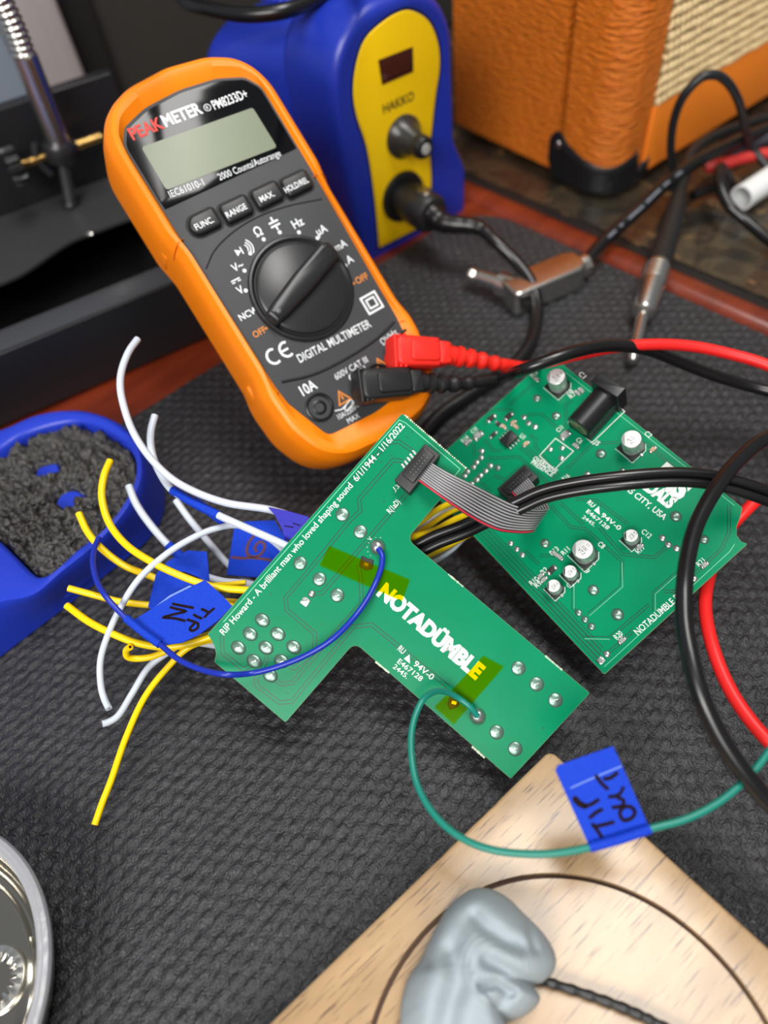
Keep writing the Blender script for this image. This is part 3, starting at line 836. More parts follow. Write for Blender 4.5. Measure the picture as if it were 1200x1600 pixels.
    sym_t('NCV', 386, 491, 2.9); dot(398, 483)
    sym_t('OFF', 405, 519, 2.8, M_orprint); dot(416, 513, M_orprint, 0.6)
    # CE, double square
    u, v = L(438, 551, 0); g = G()
    for du, mid in ((-3.6, False), (3.2, True)):
        g.merge(strip([(u + du + 3.0 * math.cos(a), v + 3.3 * math.sin(a)) for a in np.linspace(math.radians(60), math.radians(300), 20)], 1.1, .06))
        if mid: g.merge(strip([(u + du - 2.8, v), (u + du + 1.0, v)], 1.0, .06))
    mk('conformity_mark', g, M_white, t)
    u, v = L(581, 473, 0)
    mk('insulation_symbol', G().merge(strip(rect(u, v, 8, 8), 1.0, .06, True)).merge(strip(rect(u, v, 4.2, 4.2), 0.9, .06, True)), M_white, t)
    T('DIGITAL MULTIMETER', (469, 567), (581, 510), 3.8, M_white, 0.04, 0.01)
    # grooves above and below the dial
    M_gr = pm('groove_black', (14, 14, 15), 0.6)
    mk('panel_groove', tube(cr([(*L(x, y, 0), 0.0) for x, y in ((322, 420), (335, 392), (365, 362), (405, 338), (450, 322), (503, 311))], 8), 0.35, 8), M_gr, t)
    mk('panel_groove', tube(cr([(*L(x, y, 0), 0.0) for x, y in ((440, 597), (490, 585), (545, 558), (590, 528), (616, 503))], 8), 0.7, 8), M_gr, t)
    T('10A', (474, 619), (497, 606), 4.6, M_white, 0.04, 0.02)
    T('600V CAT III', (526, 594), (576, 565), 2.9, M_white, 0.04)
    T('COM', (549, 597), (575, 581), 3.4, M_white, 0.04, 0.015)
    T('10A/250V~', (530, 656), (562, 637), 2.4, M_white, 0.04)
    T('MAX', (545, 662), (563, 652), 2.4, M_white, 0.04)
    T('\u2126VHz', (599, 540), (622, 521), 3.0, M_white, 0.04)
    for x, y in ((535, 621), (595, 570)):
        u, v = L(x, y, 0); g = G()
        g.merge(strip([(u - 3.2, v - 2.4), (u + 3.2, v - 2.4), (u, v + 3.2)], 0.7, .06, True)).merge(strip([(u, v - 1), (u, v + 1.4)], 0.8, .06))
        mk('warning_triangle', g, M_orprint, t)
    g = G(); a = [L(x, y, 0) for x, y in ((523, 642), (533, 640), (541, 635))]
    g.merge(strip(a, 0.5, .06)); u, v = L(545, 633, 0); g.merge(strip(rect(u, v, 5.4, 2.2, 0.3), 0.5, .06, True)).merge(strip([L(549, 630, 0), L(557, 626, 0)], 0.5, .06))
    mk('fuse_symbol', g, M_white, t)
    u, v = L(577, 566, 0); g = G()
    # input sockets
    for x, y in ((499, 636.5), (590, 590), (640, 535)):
        u, v = L(x, y, 0)
        s = mk('input_socket', lathe([(6.6, -0.1), (6.6, 0.9), (5.9, 1.3), (5.4, 0.9), (5.2, -3.5), (3.4, -3.5), (3.4, 0.3), (2.5, 0.6), (2.2, 0.2), (2.1, -3), (0.1, -3)], 32, (u, v, 0)), M_black, t)
    # stand leg behind
    hinge = (U0, 30, -38); foot_w = fr.w(U0, 30, -38)
    ft = fr.tol(np.array([fr.w(U0, 44, -38)[0] - 10, fr.w(U0, 44, -38)[1] + 28, 1.5]))[0]
    a, b = np.array([U0, 40.0, -37.5]), np.array(ft)
    d = nrm(b - a); sx = np.array([1.0, 0, 0]); nz = np.cross(sx, d)
    g = loft([[tuple(q + sx * w + nz * k) for w, k in ((-22, -1.5), (22, -1.5), (22, 1.5), (-22, 1.5))] for q in (a, (a + b) / 2, b)])
    mk('stand_leg', g, M_or, t)
build_meter()

# ------------------------------------------------------------------ test leads
def test_lead(name, label, mat_plug, mat_cab, head, neck_px, tail, offsets, r_cab, socket):
    """right-angled shrouded plug in the meter, ribbed strain relief and a long loop of cable"""
    fr = F_M
    a = fr.pt(*head[0], offsets[0]); b = fr.pt(*head[1], offsets[1])
    d = nrm(b - a); up = fr.ez - d * (fr.ez @ d); up = nrm(up); sd = np.cross(up, d)
    f = Fr(a, d, sd)                                         # x along the plug, z off the meter face
    t = root(name, f, label, 'test lead')
    Lh = np.linalg.norm(b - a)
    body = rpoly([(0, -7.2), (Lh, -6.6), (Lh, 6.6), (0, 7.2)], [3.5, 1.5, 1.5, 3.5], 4)
    mk('plug_head', prism(body, -9, 4.0, 1.6, 3, 1.0), mat_plug, t)
    mk('thumb_pad', prism(rpoly([(Lh * 0.30, -4.8), (Lh - 1, -4.6), (Lh - 1, 4.6), (Lh * 0.30, 4.8)], 2.0, 4), 3.5, 5.2, 0.8), mat_plug, t)
    for k in range(3):
        x = 0.6 + k * 2.1
        mk('grip_ridge', prism(rpoly([(x - 1.3, -7.6), (x + 0.3, -7.8), (x + 0.3, 7.8), (x - 1.3, 7.6)], 0.6, 3), -8.4, 3.4 - 0.6 * (2 - k), 0.6), mat_plug, t)
    mk('socket_shroud', lathe([(5.0, 0), (5.0, 14)], 20, (5.5, 0, -9), (0, 0, -1)), mat_plug, t)
    mk('collar', prism(rpoly([(Lh - 0.5, -5.6), (Lh + 6, -5.0), (Lh + 6, 5.0), (Lh - 0.5, 5.6)], 1.2, 3), -6.5, 3.2, 1.2, 3, 1.0), mat_plug, t)
    st = f.w(Lh + 5, 0, -1.6)
    pts = [st] + [fr.pt(x, y, h) for x, y, h in neck_px]
    path = cr(pts, 14); n = len(path); s = np.linspace(0, 1, n)
    rr = 5.0 - 2.4 * s ** 0.7 + 0.75 * np.where((s > 0.12) & (s < 0.72), np.sign(np.sin(s * 42)), 0.0) * (1 - s * 0.6)
    mk('strain_relief', tube(path, np.maximum(rr, r_cab + 0.1), 14), mat_plug, t, fr=f, space='w', smooth=50)
    cab = cr([path[-4], path[-1]] + [at(*q) for q in tail], 10)
    mk('cable', tube(cab, r_cab, 16), mat_cab, t, fr=f, space='w')
    return t
test_lead('test_lead', 'red multimeter test lead with square plug, cable looping off to the right', M_redp, M_red,
          [(616, 549), (684, 552)], [(735, 560, 11), (775, 568, 8), (815, 573, 4)],
          [(860, 565, 62), (900, 555, 62), (960, 543, 60), (1020, 538, 58), (1080, 541, 55), (1140, 553, 52), (1200, 571, 50), (1300, 620, 46), (1340, 690, 42), (1290, 735, 38), (1200, 769, 34), (1166, 797, 30), (1130, 840, 22), (1107, 906, 20), (1102, 949, 22), (1112, 1005, 24), (1133, 1062, 24), (1161, 1110, 24), (1200, 1157, 24), (1290, 1240, 20), (1420, 1320, 10), (1600, 1380, 4), (1800, 1400, 3)],
          (14, 13), 2.55, None)
test_lead('test_lead', 'black multimeter test lead with square plug, thick cable arching over the right board', pm('black_plug_plastic', (30, 30, 31), 0.42), M_cable,
          [(562, 603), (640, 597)], [(690, 600, 10), (735, 598, 7), (780, 590, 4)],
          [(820, 577, 66), (860, 562, 70), (900, 549, 70), (940, 541, 66), (980, 541, 60), (1020, 549, 52), (1060, 565, 44), (1120, 588, 36), (1200, 611, 30), (1330, 640, 40), (1360, 660, 56), (1290, 660, 66), (1200, 684, 70), (1157, 716, 72), (1119, 763, 74), (1090, 815, 74), (1076, 863, 74), (1069, 920, 74), (1069, 967, 72), (1078, 1024, 70), (1095, 1086, 66), (1123, 1148, 60), (1161, 1205, 54), (1200, 1252, 48), (1290, 1335, 38), (1420, 1420, 18), (1600, 1470, 5), (1850, 1480, 3)],
          (13, 12), 2.75, None)

# ------------------------------------------------------------------ blue sponge tray and its sponge
def build_tray():
    c = np.array([-165.0, 235.0, 0])
    fr = Fr((c[0], c[1], 0))
    Z = 30.0
    def W(pts, z): return [tuple((at(x, y, z) - c)[:2]) for x, y in pts]
    top = W([(0, 943), (52, 932), (100, 893), (154, 849), (196, 802), (222, 752), (224, 716), (212, 685), (175, 653), (115, 638), (55, 646), (0, 669)], Z)
    ext = [(-75, 62), (-120, 30), (-120, -95), (-60, -100)]
    top = top + [(top[-1][0] - 40, top[-1][1] - 6), (-130, 20), (-130, -80), (top[0][0] - 50, top[0][1] - 18)]
    top = cr([(x, y, 0) for x, y in ccw(top) + [ccw(top)[0]]], 5)[:-1, :2].tolist()
    cav = W([(0, 845), (26, 871), (46, 891), (62, 899), (80, 891), (118, 857), (164, 821), (196, 781), (211, 738), (205, 704), (179, 679), (141, 661), (103, 658), (38, 676), (0, 700)], Z)
    cav = cav + [(cav[-1][0] - 30, cav[-1][1] - 20), (cav[-1][0] - 38, cav[-1][1] - 48), (cav[0][0] - 14, cav[0][1] + 12)]
    cav = cr([(x, y, 0) for x, y in ccw(cav) + [ccw(cav)[0]]], 4)[:-1, :2].tolist()
    N = 150; cc = np.mean(np.array(cav), 0)
    O = radial(top, N, cc); I = radial(cav, N, cc)
    h = lambda p, z: [(x, y, z) for x, y in p]
    bot = W([(-70, 1084), (0, 1027), (90, 957), (179, 886), (232, 842), (252, 812), (258, 785), (254, 750), (238, 712), (205, 684), (160, 668)], 0.3)
    bot = bot + [tuple(np.array(p) + np.array([-2.0, 3.0])) for p in W([(115, 638), (55, 646), (0, 669)], Z)] + [(-75, 52), (-130, 24), (-132, -90)]
    bot = cr([(x, y, 0) for x, y in ccw(bot) + [ccw(bot)[0]]], 5)[:-1, :2].tolist()
    Bt = radial(bot, N, cc)
    def mx2(a, b, k): return [((1 - k) * p[0] + k * q[0], (1 - k) * p[1] + k * q[1]) for p, q in zip(a, b)]
    rings = [h(mx2(O, Bt, 0.97), 0.3), h(Bt, 2), h(mx2(O, Bt, 0.55), 14), h(mx2(O, Bt, 0.16), Z - 5), h(inset(mx2(O, Bt, 0.06), 0.6), Z - 2), h(inset(O, 1.4), Z - 0.5), h(inset(O, 3.4), Z)]
    Io = inset(I, -2.0)
    rings += [h(Io, Z - 0.2), h(inset(I, -0.6), Z - 1.2), h(I, Z - 3), h(inset(I, 0.8), 8)]
    M_bt = pm('blue_tray_plastic', (30, 56, 186), 0.36)
    t = mk('sponge_tray', loft(rings), M_bt, fr=fr, smooth=40)
    tag(t, 'blue plastic cleaning-sponge tray at the left edge, filled with black sponge', 'tray')
    for px, py in ((74, 738), (108, 782)):
        q = at(px, py, 24) - c
        mk('tray_peg', lathe([(7, 7), (7, 22), (5.5, 24), (0.1, 24.3)], 20, (q[0], q[1], 0)), M_bt, t)
    # sponge: rough height field inside the cavity
    Is = np.array(inset(I, 1.2)); cx, cy = cc
    rng = np.random.default_rng(5); m = 46; vs = []; fs = []
    ph = rng.uniform(0, 6.28, (26, 2)); fq = rng.uniform(0.12, 1.3, (26, 2)) * rng.choice([-1, 1], (26, 2)); am = 0.9 / np.linalg.norm(fq, axis=1) ** 0.7
    holes = [(np.array((at(74, 738, 24) - c)[:2]), 8.0, 5.0), (np.array((at(106, 781, 24) - c)[:2]), 10.0, 7.0)]
    slit = [np.array((at(x, y, Z) - c)[:2]) for x, y in ((60, 775), (110, 742), (150, 725))]
    def hz(x, y, k):
        z = Z - 2.2
        n = 0
        for (p0, p1), (f0, f1), a in zip(ph, fq, am): n += a * math.sin(f0 * x + p0) * math.cos(f1 * y + p1)
        z += 0.95 * n - 2.6 * k ** 6
        for hc, r, s in holes:
            d = math.hypot((x - hc[0]) / r, (y - hc[1]) / s * 1.0); z -= 13 * max(0, 1 - d * d) ** 0.7 if d < 1 else 0
        for i in range(len(slit) - 1):
            a, b = slit[i], slit[i + 1]; ab = b - a; tt = max(0, min(1, ((np.array([x, y]) - a) @ ab) / (ab @ ab)))
            d = np.linalg.norm(np.array([x, y]) - a - ab * tt); z -= 3.0 * math.exp(-(d / 2.2) ** 2)
        return z
    for j in range(m + 1):
        k = j / m
        for i in range(N):
            x = cx + (Is[i][0] - cx) * k; y = cy + (Is[i][1] - cy) * k
            jx = 0.35 * math.sin(x * 5.1 + y * 3.3); vs.append((x + jx, y, hz(x, y, k)))
    base0 = len(vs)
    for i in range(N): vs.append((Is[i][0], Is[i][1], 8.2))
    for j in range(m + 1):
        a0 = j * N; b0 = (j + 1) * N
        for i in range(N): fs.append((a0 + i, b0 + i, b0 + (i + 1) % N, a0 + (i + 1) % N))
    M_sp = pm('black_sponge', (32, 31, 30), 0.34, spec=0.8, bump=(420, 1.0, 0.003), var=(350, (72, 70, 67), 0.25))
    s = mk('cleaning_sponge', G().add(vs, fs), M_sp, fr=fr, smooth=0)
    s.data.polygons.foreach_set('use_smooth', [True] * len(s.data.polygons))
    tag(s, 'rough black crumbly cleaning sponge filling the blue tray', 'sponge')
build_tray()

# ------------------------------------------------------------------ wooden block with circular groove
WZ = 18.0
def build_wood():
    k = at(860, 1171, WZ); l = at(420, 1600, WZ); r = at(1200, 1478, WZ)
    fr = Fr((k[0], k[1], 0), (l - k) * [1, 1, 0], (r - k) * [1, 1, 0])
    Lk = fr.tol(l)[0]; Rk = fr.tol(r)[0]
    pl = [(0, 0), (230, fr.tol(l)[0][1] * 1.8), (230, 190), (Rk[0] * 2.0, 190)]
    pl = rpoly(pl, [3.0, 2, 2, 2], 5)
    b = mk('wooden_block', prism(pl, -0.6, WZ, 1.0, 3, 0.6), wood_mat('pale_hardwood', (160, 130, 94), (190, 158, 118), (86, 64, 54), 0.3, (0.35, 1.6, 1), coat=0.3, pores=0.9), fr=fr, smooth=30)
    gc = fr.tol((27.0, -17.0, WZ))[0]
    n = 120; vs = []; fs = []
    ringp = [(60.9, WZ - 1.9), (62.1, WZ - 1.9), (62.5, WZ + 1), (60.5, WZ + 1)]
    for i in range(n):
        a = 2 * math.pi * i / n
        for rr, z in ringp: vs.append((gc[0] + rr * math.cos(a), gc[1] + rr * math.sin(a), z))
    for i in range(n):
        for q in range(4): fs.append((i * 4 + q, ((i + 1) % n) * 4 + q, ((i + 1) % n) * 4 + (q + 1) % 4, i * 4 + (q + 1) % 4))
    cut = mk('groove_cutter', G().add(vs, fs), M_black, fr=fr, smooth=0)
    md = b.modifiers.new('groove', 'BOOLEAN'); md.operation = 'DIFFERENCE'; md.object = cut; md.solver = 'EXACT'
    bpy.context.view_layer.update()
    me = bpy.data.meshes.new_from_object(b.evaluated_get(bpy.context.evaluated_depsgraph_get()))
    b.modifiers.clear(); b.data = me
    bpy.data.objects.remove(cut)
    me.polygons.foreach_set('use_smooth', [True] * len(me.polygons)); me.set_sharp_from_angle(angle=math.radians(30))
    tag(b, 'pale hardwood block with a round groove, corner pointing at the green board', 'wood block')
    # dark brown line along the groove floor
    g = strip(circ(gc[0], gc[1], 61.5, 120), 1.2, WZ - 1.85, True)
    mk('groove_floor', g, pm('groove_brown', (70, 46, 30), 0.7), b)
build_wood()

# ------------------------------------------------------------------ grey putty with a black wire
def build_putty():
    out = [(624, 1604), (626, 1567), (636, 1530), (655, 1502), (667, 1476), (680, 1450), (698, 1419), (719, 1399), (745, 1387), (771, 1390), (797, 1405), (817, 1425), (830, 1437), (848, 1456), (862, 1476), (870, 1499), (864, 1520), (848, 1535), (836, 1541), (845, 1560), (830, 1580), (807, 1592), (790, 1600), (800, 1630), (780, 1670), (700, 1690), (640, 1660)]
    z0 = WZ + 6
    P = [at(x, y, z0)[:2] for x, y in out]
    cc = at(738, 1530, z0)[:2]
    fr = Fr((cc[0], cc[1], WZ))
    pl = cr([(p[0] - cc[0], p[1] - cc[1], 0) for p in P + [P[0]]], 6)[:-1, :2]
    n = len(pl); m = 60
    def px(x, y): return np.array(at(x, y, WZ + 16)[:2]) - cc
    creases = [([(742, 1434), (757, 1452), (790, 1474), (812, 1482)], 2.2, 2.6), ([(706, 1490), (716, 1510), (716, 1540), (705, 1570), (697, 1604)], 3.5, 4.0),
               ([(835, 1484), (830, 1465), (828, 1440)], 1.4, 1.6), ([(752, 1543), (775, 1540), (800, 1552)], 1.3, 3.2), ([(760, 1505), (790, 1518), (820, 1535), (838, 1540)], 1.8, 3.2),
               ([(662, 1490), (668, 1506)], 1.5, 1.5), ([(725, 1450), (712, 1475), (706, 1500)], 3.0, 1.2), ([(790, 1560), (775, 1575), (782, 1592)], 1.6, 2.4)]
    cre = [([px(*q) for q in c], w, d) for c, w, d in creases]
    ridges = [([px(*q) for q in c], w, d) for c, w, d in [([(690, 1500), (676, 1540), (668, 1590)], 6.0, 2.5), ([(760, 1400), (800, 1440), (815, 1490)], 8.0, 2.5), ([(728, 1500), (735, 1560), (725, 1605)], 5.0, 1.5)]]
    def dseg(p, c):
        best = 1e9
        for a, b in zip(c[:-1], c[1:]):
            ab = b - a; t = max(0, min(1, ((p - a) @ ab) / (ab @ ab))); best = min(best, np.linalg.norm(p - a - ab * t))
        return best
    vs = []; fs = []
    fold = np.array(px(775, 1520)); 
    for j in range(m + 1):
        k = 1 - j / m
        prof = math.sqrt(max(0, 1 - k ** 2.6))
        for i in range(n):
            s = k if k > 0.02 else 0.02
            bul = 1.0
            x, y = pl[i] * s
            h = 4 + 19 * prof
            if k == 1: h = 4.0
            p = np.array([x, y])
            for c, w, d in cre: h -= d * math.exp(-(dseg(p, c) / w) ** 2) * min(1, 3 * prof)
            for c, w, d in ridges: h += d * math.exp(-(dseg(p, c) / w) ** 2) * prof
            # fine finger wrinkles around the fold
            dd = np.linalg.norm(p - fold); h += 0.10 * math.sin(dd * 3.6) * math.exp(-((dd - 8) / 4) ** 2) * prof
            h += 0.35 * math.sin(x * 0.2 + 1) * math.sin(y * 0.22) * prof
            vs.append((x, y, h))
    for j in range(m):
        for i in range(n): fs.append((j * n + i, j * n + (i + 1) % n, (j + 1) * n + (i + 1) % n, (j + 1) * n + i))
    fs.append(tuple(m * n + i for i in range(n)))
    b0 = len(vs)
    for q, z in ((0.97, 1.2), (0.90, -0.3)):
        for i in range(n): vs.append((pl[i][0] * q, pl[i][1] * q, z))
    for i in range(n):
        i2 = (i + 1) % n
        fs.append((b0 + i, b0 + i2, i2, i)); fs.append((b0 + n + i, b0 + n + i2, b0 + i2, b0 + i))
    fs.append(tuple(reversed([b0 + n + i for i in range(n)])))
    o = mk('putty_lump', G().add(vs, fs), pm('grey_putty', (172, 184, 192), 0.7, bump=(500, 0.18, 0.0006), var=(45, (138, 148, 152), 0.35)), fr=fr, smooth=0)
    o.data.polygons.foreach_set('use_smooth', [True] * len(o.data.polygons))
    tag(o, 'lump of grey-blue modelling putty with finger folds on the wooden block', 'putty')
    w0 = at(830, 1528, WZ + 5)
    f2 = Fr(at(849, 1532, WZ + 4))
    path = cr([w0, at(849, 1533, WZ + 4), at(914, 1553, WZ + 3), at(979, 1577, WZ + 3), at(1030, 1601, WZ + 3), at(1100, 1640, WZ + 3)], 12)
    rr = 1.45 + 0.12 * np.sign(np.sin(np.arange(len(path)) * 1.3))
    o = mk('black_probe_wire', tube(path, rr, 12), M_black, fr=f2, space='w')
    tag(o, 'thin stiff black wire sticking out of the grey putty onto the block', 'wire')
build_putty()

# ------------------------------------------------------------------ metal dish and lock washer
def build_dish():
    fr = Fr((-185, 36, 0)); R = 57.0
    M_bowl = pm('polished_tin', (210, 206, 196), 0.12, metal=1.0, bump=(60, 0.06, 0.002))
    t = root('parts_dish', fr, 'round shiny metal parts dish with a milky white rim at lower left', 'dish')
    mk('bowl', lathe([(30, 0.2), (44, 0.4), (49, 4), (53, 20), (53.4, 22.5), (52.4, 22.6), (51.2, 20), (50.2, 15), (48.6, 10.5), (46.2, 7.2), (44.6, 6.2), (43.6, 6.3), (42.8, 5.4), (41.0, 4.0), (38.0, 3.0), (33, 2.6), (28, 2.9), (26, 2.6), (0.1, 2.6)], 96), M_bowl, t)
    mk('rim', lathe([(52.4, 17), (55.0, 19), (56.6, 21.5), (57, 24), (56.4, 25.2), (55.0, 25.6), (54.2, 25.0), (53.4, 25.2), (52.4, 24.6), (52.0, 23), (52.4, 17)], 128, caps=False), pm('milky_plastic', (178, 180, 186), 0.25, bump=(300, 0.3, 0.0008), spec=0.6, trans=0.25), t)
    # lock washer lying in the dish
    c = at(-14, 1531, 6)
    f2 = Fr((c[0], c[1], 2.9)); n = 72
    def ring(r, z, am=0.0): return [((r + am * (1 if (k % 4) < 2 else -1)) * math.cos(2 * math.pi * k / n), (r + am * (1 if (k % 4) < 2 else -1)) * math.sin(2 * math.pi * k / n), z) for k in range(n)]
    g = loft([ring(7.0, 0, 0.9), ring(10.6, 0), ring(10.8, 0.8), ring(10.4, 1.5), ring(8.2, 2.0, 0.2), ring(6.6, 1.3, 0.9), ring(6.6, 0, 0.9)], False, False)
    o = mk('lock_washer', g, M_steel, fr=f2)
    tag(o, 'toothed steel lock washer lying in the metal dish', 'washer')
build_dish()
# ================================================================== T-shaped circuit board
TA, TB = 0.05, 0.55
_P = at(798, 1217, 12)
_f0 = tilted(_P, TA, TB, (1, 0, 0))
F_B = Fr(_P, _f0.pt(922, 1083) - _f0.pt(637, 841), np.cross(nrm([-TA, -TB, 1]), _f0.pt(922, 1083) - _f0.pt(637, 841)))
def zB(x, y, h=0.0): return float(F_B.pt(x, y, h)[2])
MA, MB_ = 0.30, 0.24
_P = at(944, 1054, 14)
_f0 = tilted(_P, MA, MB_, (1, 0, 0))
_ab = _f0.pt(1197, 823) - _f0.pt(860, 554)
F_R = Fr(_P, _ab, np.cross(nrm([-MA, -MB_, 1]), _ab))
def zR(x, y, h=0.0): return float(F_R.pt(x, y, h)[2])

def pcb(fr, outline, t, thick=1.6):
    pl = ccw(outline)
    mk('substrate', prism(pl, -thick, -0.12), M_pcbe, t, smooth=0)
    mk('solder_mask', prism(inset(pl, 0.12), -0.2, 0.0), M_pcb, t, smooth=0)
    return pl
def traces(fr, t, lines, gap=0.66, w=0.3, h=0.02):
    g = G()
    for pl in lines:
        P = fr.locs(pl)
        g.merge(strip(offline(P, gap), w, h)); g.merge(strip(offline(P, -gap), w, h))
    return mk('traces', g, M_trace, t, smooth=0)
def silk(fr, t, body, a, b, hgt, bold=0.0, m=None, space=1.0):
    return mk('lettering', text2(body, fr.loc(*a), fr.loc(*b), hgt, 0.05, bold, 0.0, space), m or M_silk, t, smooth=0)
def joint(fr, t, x, y, r=2.7, ry=None, ang=0.0, h=0.6, m=None, pin=True):
    u, v = fr.loc(x, y)
    o = mk('solder_joint', dome(u, v, r, ry or r, ang, h, 0.0), m or M_soldg, t, smooth=60)
    if pin:
        mk('pin', prism(rect(u, v, r * 0.75, r * 0.28, ang + 0.9, 0.1), h * 0.6, h * 1.25, 0.1), M_sold, o)
    return o
def tab_nubs(fr, t, a, b, n, r=0.42, amp=0.5):
    """rough breakaway tab along a board edge"""
    A, B = np.array(fr.loc(*a)), np.array(fr.loc(*b)); g = G(); rng = random.Random(int(a[0]))
    for k in range(n):
        p = A + (B - A) * (k + 0.5) / n; rr = r * rng.uniform(0.7, 1.25)
        g.merge(lathe([(rr, -1.5), (rr, -0.05), (rr * 0.6, 0.08)], 8, (p[0], p[1], 0)))
    return mk('breakaway_tab', g, pm('broken_board_edge', (190, 205, 180), 0.6), t)

def build_tboard():
    fr = F_B
    t = root('circuit_board', fr, 'T-shaped green circuit board with big white lettering, amber tape and soldered wires', 'circuit board')
    px = [(628, 646), (728, 732), (636, 842), (922, 1083), (798, 1217), (554, 1004), (446, 1129), (334.5, 1034), (337.5, 1022), (335, 1010), (330, 1000), (324, 991)]
    L = fr.locs(px)
    L = rpoly(L, [0.6, 0.8, 3.0, 0.6, 0.6, 3.0, 0.8, 0.6, 0, 0, 0, 0.6], 4)
    pcb(fr, L, t)
    # pale margins of the copper pour
    g = G()
    for pl in ([(349, 972), (624, 656), (634, 661), (719, 733)], [(719, 733), (706, 749)]):
        g.merge(strip(fr.locs(pl), 0.28, 0.02))
    mk('pour_margin', g, M_tracel, t, smooth=0)
    traces(fr, t, [
        [(636, 771), (504, 926), (494, 928)],
        [(636, 727), (627, 720), (614, 719), (561, 780), (563, 798), (545, 815), (482, 892), (446, 934), (448, 953), (492, 990), (491, 1020), (460, 1044), (451, 1041)],
        [(347, 992), (347.5, 1020), (380, 1046), (392, 1040)],
        [(417, 1022), (416, 1033), (404, 1054), (399, 1062), (402, 1072), (437, 1098), (456, 1096), (552, 979), (581, 976), (640, 1024), (700, 1073)],
        [(430, 1063), (440, 1069), (456, 1067), (492, 1025), (565, 942), (564, 905), (560, 882)],
        [(541, 761), (608, 691), (623, 690), (645, 705)]])
    silk(fr, t, 'RIP Howard - A brilliant man who loved shaping sound  6/1/1944 - 1/16/2022', (350, 993), (633, 666), 2.55, 0.012)
    silk(fr, t, 'NOTAD\u00dcMBLE', (588, 928), (744, 1062), 5.5, 0.058)
    silk(fr, t, 'RU', (620.5, 1015), (629, 1022.5), 2.2, 0.015)
    g = G(); a = [fr.loc(*q) for q in ((631, 1029), (640.5, 1037), (640, 1022.5))]
    mk('triangle_mark', G().add([(p[0], p[1], 0.05) for p in ccw(a)], [(0, 1, 2)]), M_silk, t, smooth=0)
    silk(fr, t, '94V-0', (645, 1039), (674, 1063), 2.2, 0.012)
    silk(fr, t, 'E467128', (620, 1035), (657, 1065), 1.9, 0.01)
    silk(fr, t, '2445.', (613, 1043), (635, 1061), 1.8, 0.005)
    silk(fr, t, 'J3', (616, 768), (625, 761.5), 1.7)
    silk(fr, t, 'R(1aD)', (610, 803), (626, 785), 2.2, 0.01)
    silk(fr, t, 'V', (578.5, 846), (582, 842), 1.6)
    for x, y in ((535, 804), (563, 831), (469, 880), (499, 905), (527, 930)): joint(fr, t, x, y, 2.75)
    joint(fr, t, 487, 928, 1.5, h=0.7, m=M_sold, pin=False)
    u, v = fr.loc(477, 940)
    mk('square_pad', prism(rect(u, v, 3.1, 3.1, 0.1), 0, 0.3, 0.15), M_sold, t)
    for x, y in ((410, 969), (391, 990.5), (434, 990.5), (372.5, 1012), (415.5, 1012), (459, 1011), (397, 1033), (440, 1033), (422, 1055)):
        joint(fr, t, x, y, 3.15, 2.5, 0.15, 0.75)
    for x, y in ((810, 1044), (838.7, 1069), (868, 1094), (776, 1144), (805, 1170)): joint(fr, t, x, y, 2.7)
    # blobs holding the two jumper wires
    for (x, y), lab in (((590, 855), 'blue'), ((746, 1119), 'green')):
        u, v = fr.loc(x, y)
        mk('solder_blob', dome(u, v, 3.2, 3.0, 0, 2.6, 0.0, 24, 6), M_sold, t, smooth=60)
    g = G(); u, v = fr.loc(590, 856)
    for k in range(7):
        a = 2.0 + k * 0.45; g.merge(lathe([(0.3, 0), (0.25, 0.4), (0.05, 0.5)], 8, (u + 4 * math.cos(a), v + 4 * math.sin(a), 0)))
    mk('solder_specks', g, M_sold, t)
    # tiny vias
    g = G()
    for x, y in ((596, 721), (644, 675), (636, 683), (600, 783), (423, 928), (503, 975), (449, 1083), (612, 712), (650, 950), (848, 1138)):
        u, v = fr.loc(x, y); g.merge(strip(circ(u, v, 0.3, 10), 0.15, 0.02, True))
    mk('vias', g, M_trace, t, smooth=0)
    for a, b, n in (((632, 648), (729, 732), 34), ((700, 897), (724, 917), 12), ((587, 1034), (608, 1051), 11), ((852, 1025), (878, 1047), 12), ((738, 1167), (757, 1184), 11)):
        tab_nubs(fr, t, a, b, n)
    # burnt-looking repair pads under the amber tape
    for pts in ([(565, 868), (573, 872), (584, 875), (582, 889), (571, 891), (561, 884)], [(703, 1086), (716, 1082), (720, 1092), (716, 1104), (703, 1109), (699, 1100)]):
        mk('repair_part', prism(rpoly(ccw(fr.locs(pts)), 0.4, 2), 0, 0.5, 0.2), pm('burnt_pad', (26, 20, 14), 0.5), t)
        c = np.mean(np.array(fr.locs(pts)), 0)
        mk('gold_contact', prism(rect(c[0] + 0.3, c[1] - 0.4, 1.7, 1.2, 0.4), 0.4, 0.7), M_brass, t)
    # amber film tape
    m = bpy.data.materials.new('amber_film_tape'); m.use_nodes = True; nt = m.node_tree
    b = nt.nodes['Principled BSDF']; b.inputs['Base Color'].default_value = lin((220, 190, 0)); b.inputs['Roughness'].default_value = 0.14
    tr = nt.nodes.new('ShaderNodeBsdfTransparent'); tr.inputs['Color'].default_value = (0.88, 0.80, 0.0, 1)
    mx = nt.nodes.new('ShaderNodeMixShader'); mx.inputs[0].default_value = 0.035
    nt.links.new(tr.outputs[0], mx.inputs[1]); nt.links.new(b.outputs[0], mx.inputs[2]); nt.links.new(mx.outputs[0], nt.nodes['Material Output'].inputs['Surface'])
    for k, pts in enumerate(([(514, 853), (640, 906), (628, 939), (499, 883)], [(755, 1025), (787, 1042), (742, 1094), (709, 1132), (679, 1105), (716, 1068)])):
        P = ccw(fr.locs(pts, 1.0))
        g = G().add([(x, y, 0.75) for x, y in P], [tuple(range(len(P)))])
        mk('amber_tape', g, m, t, smooth=0)
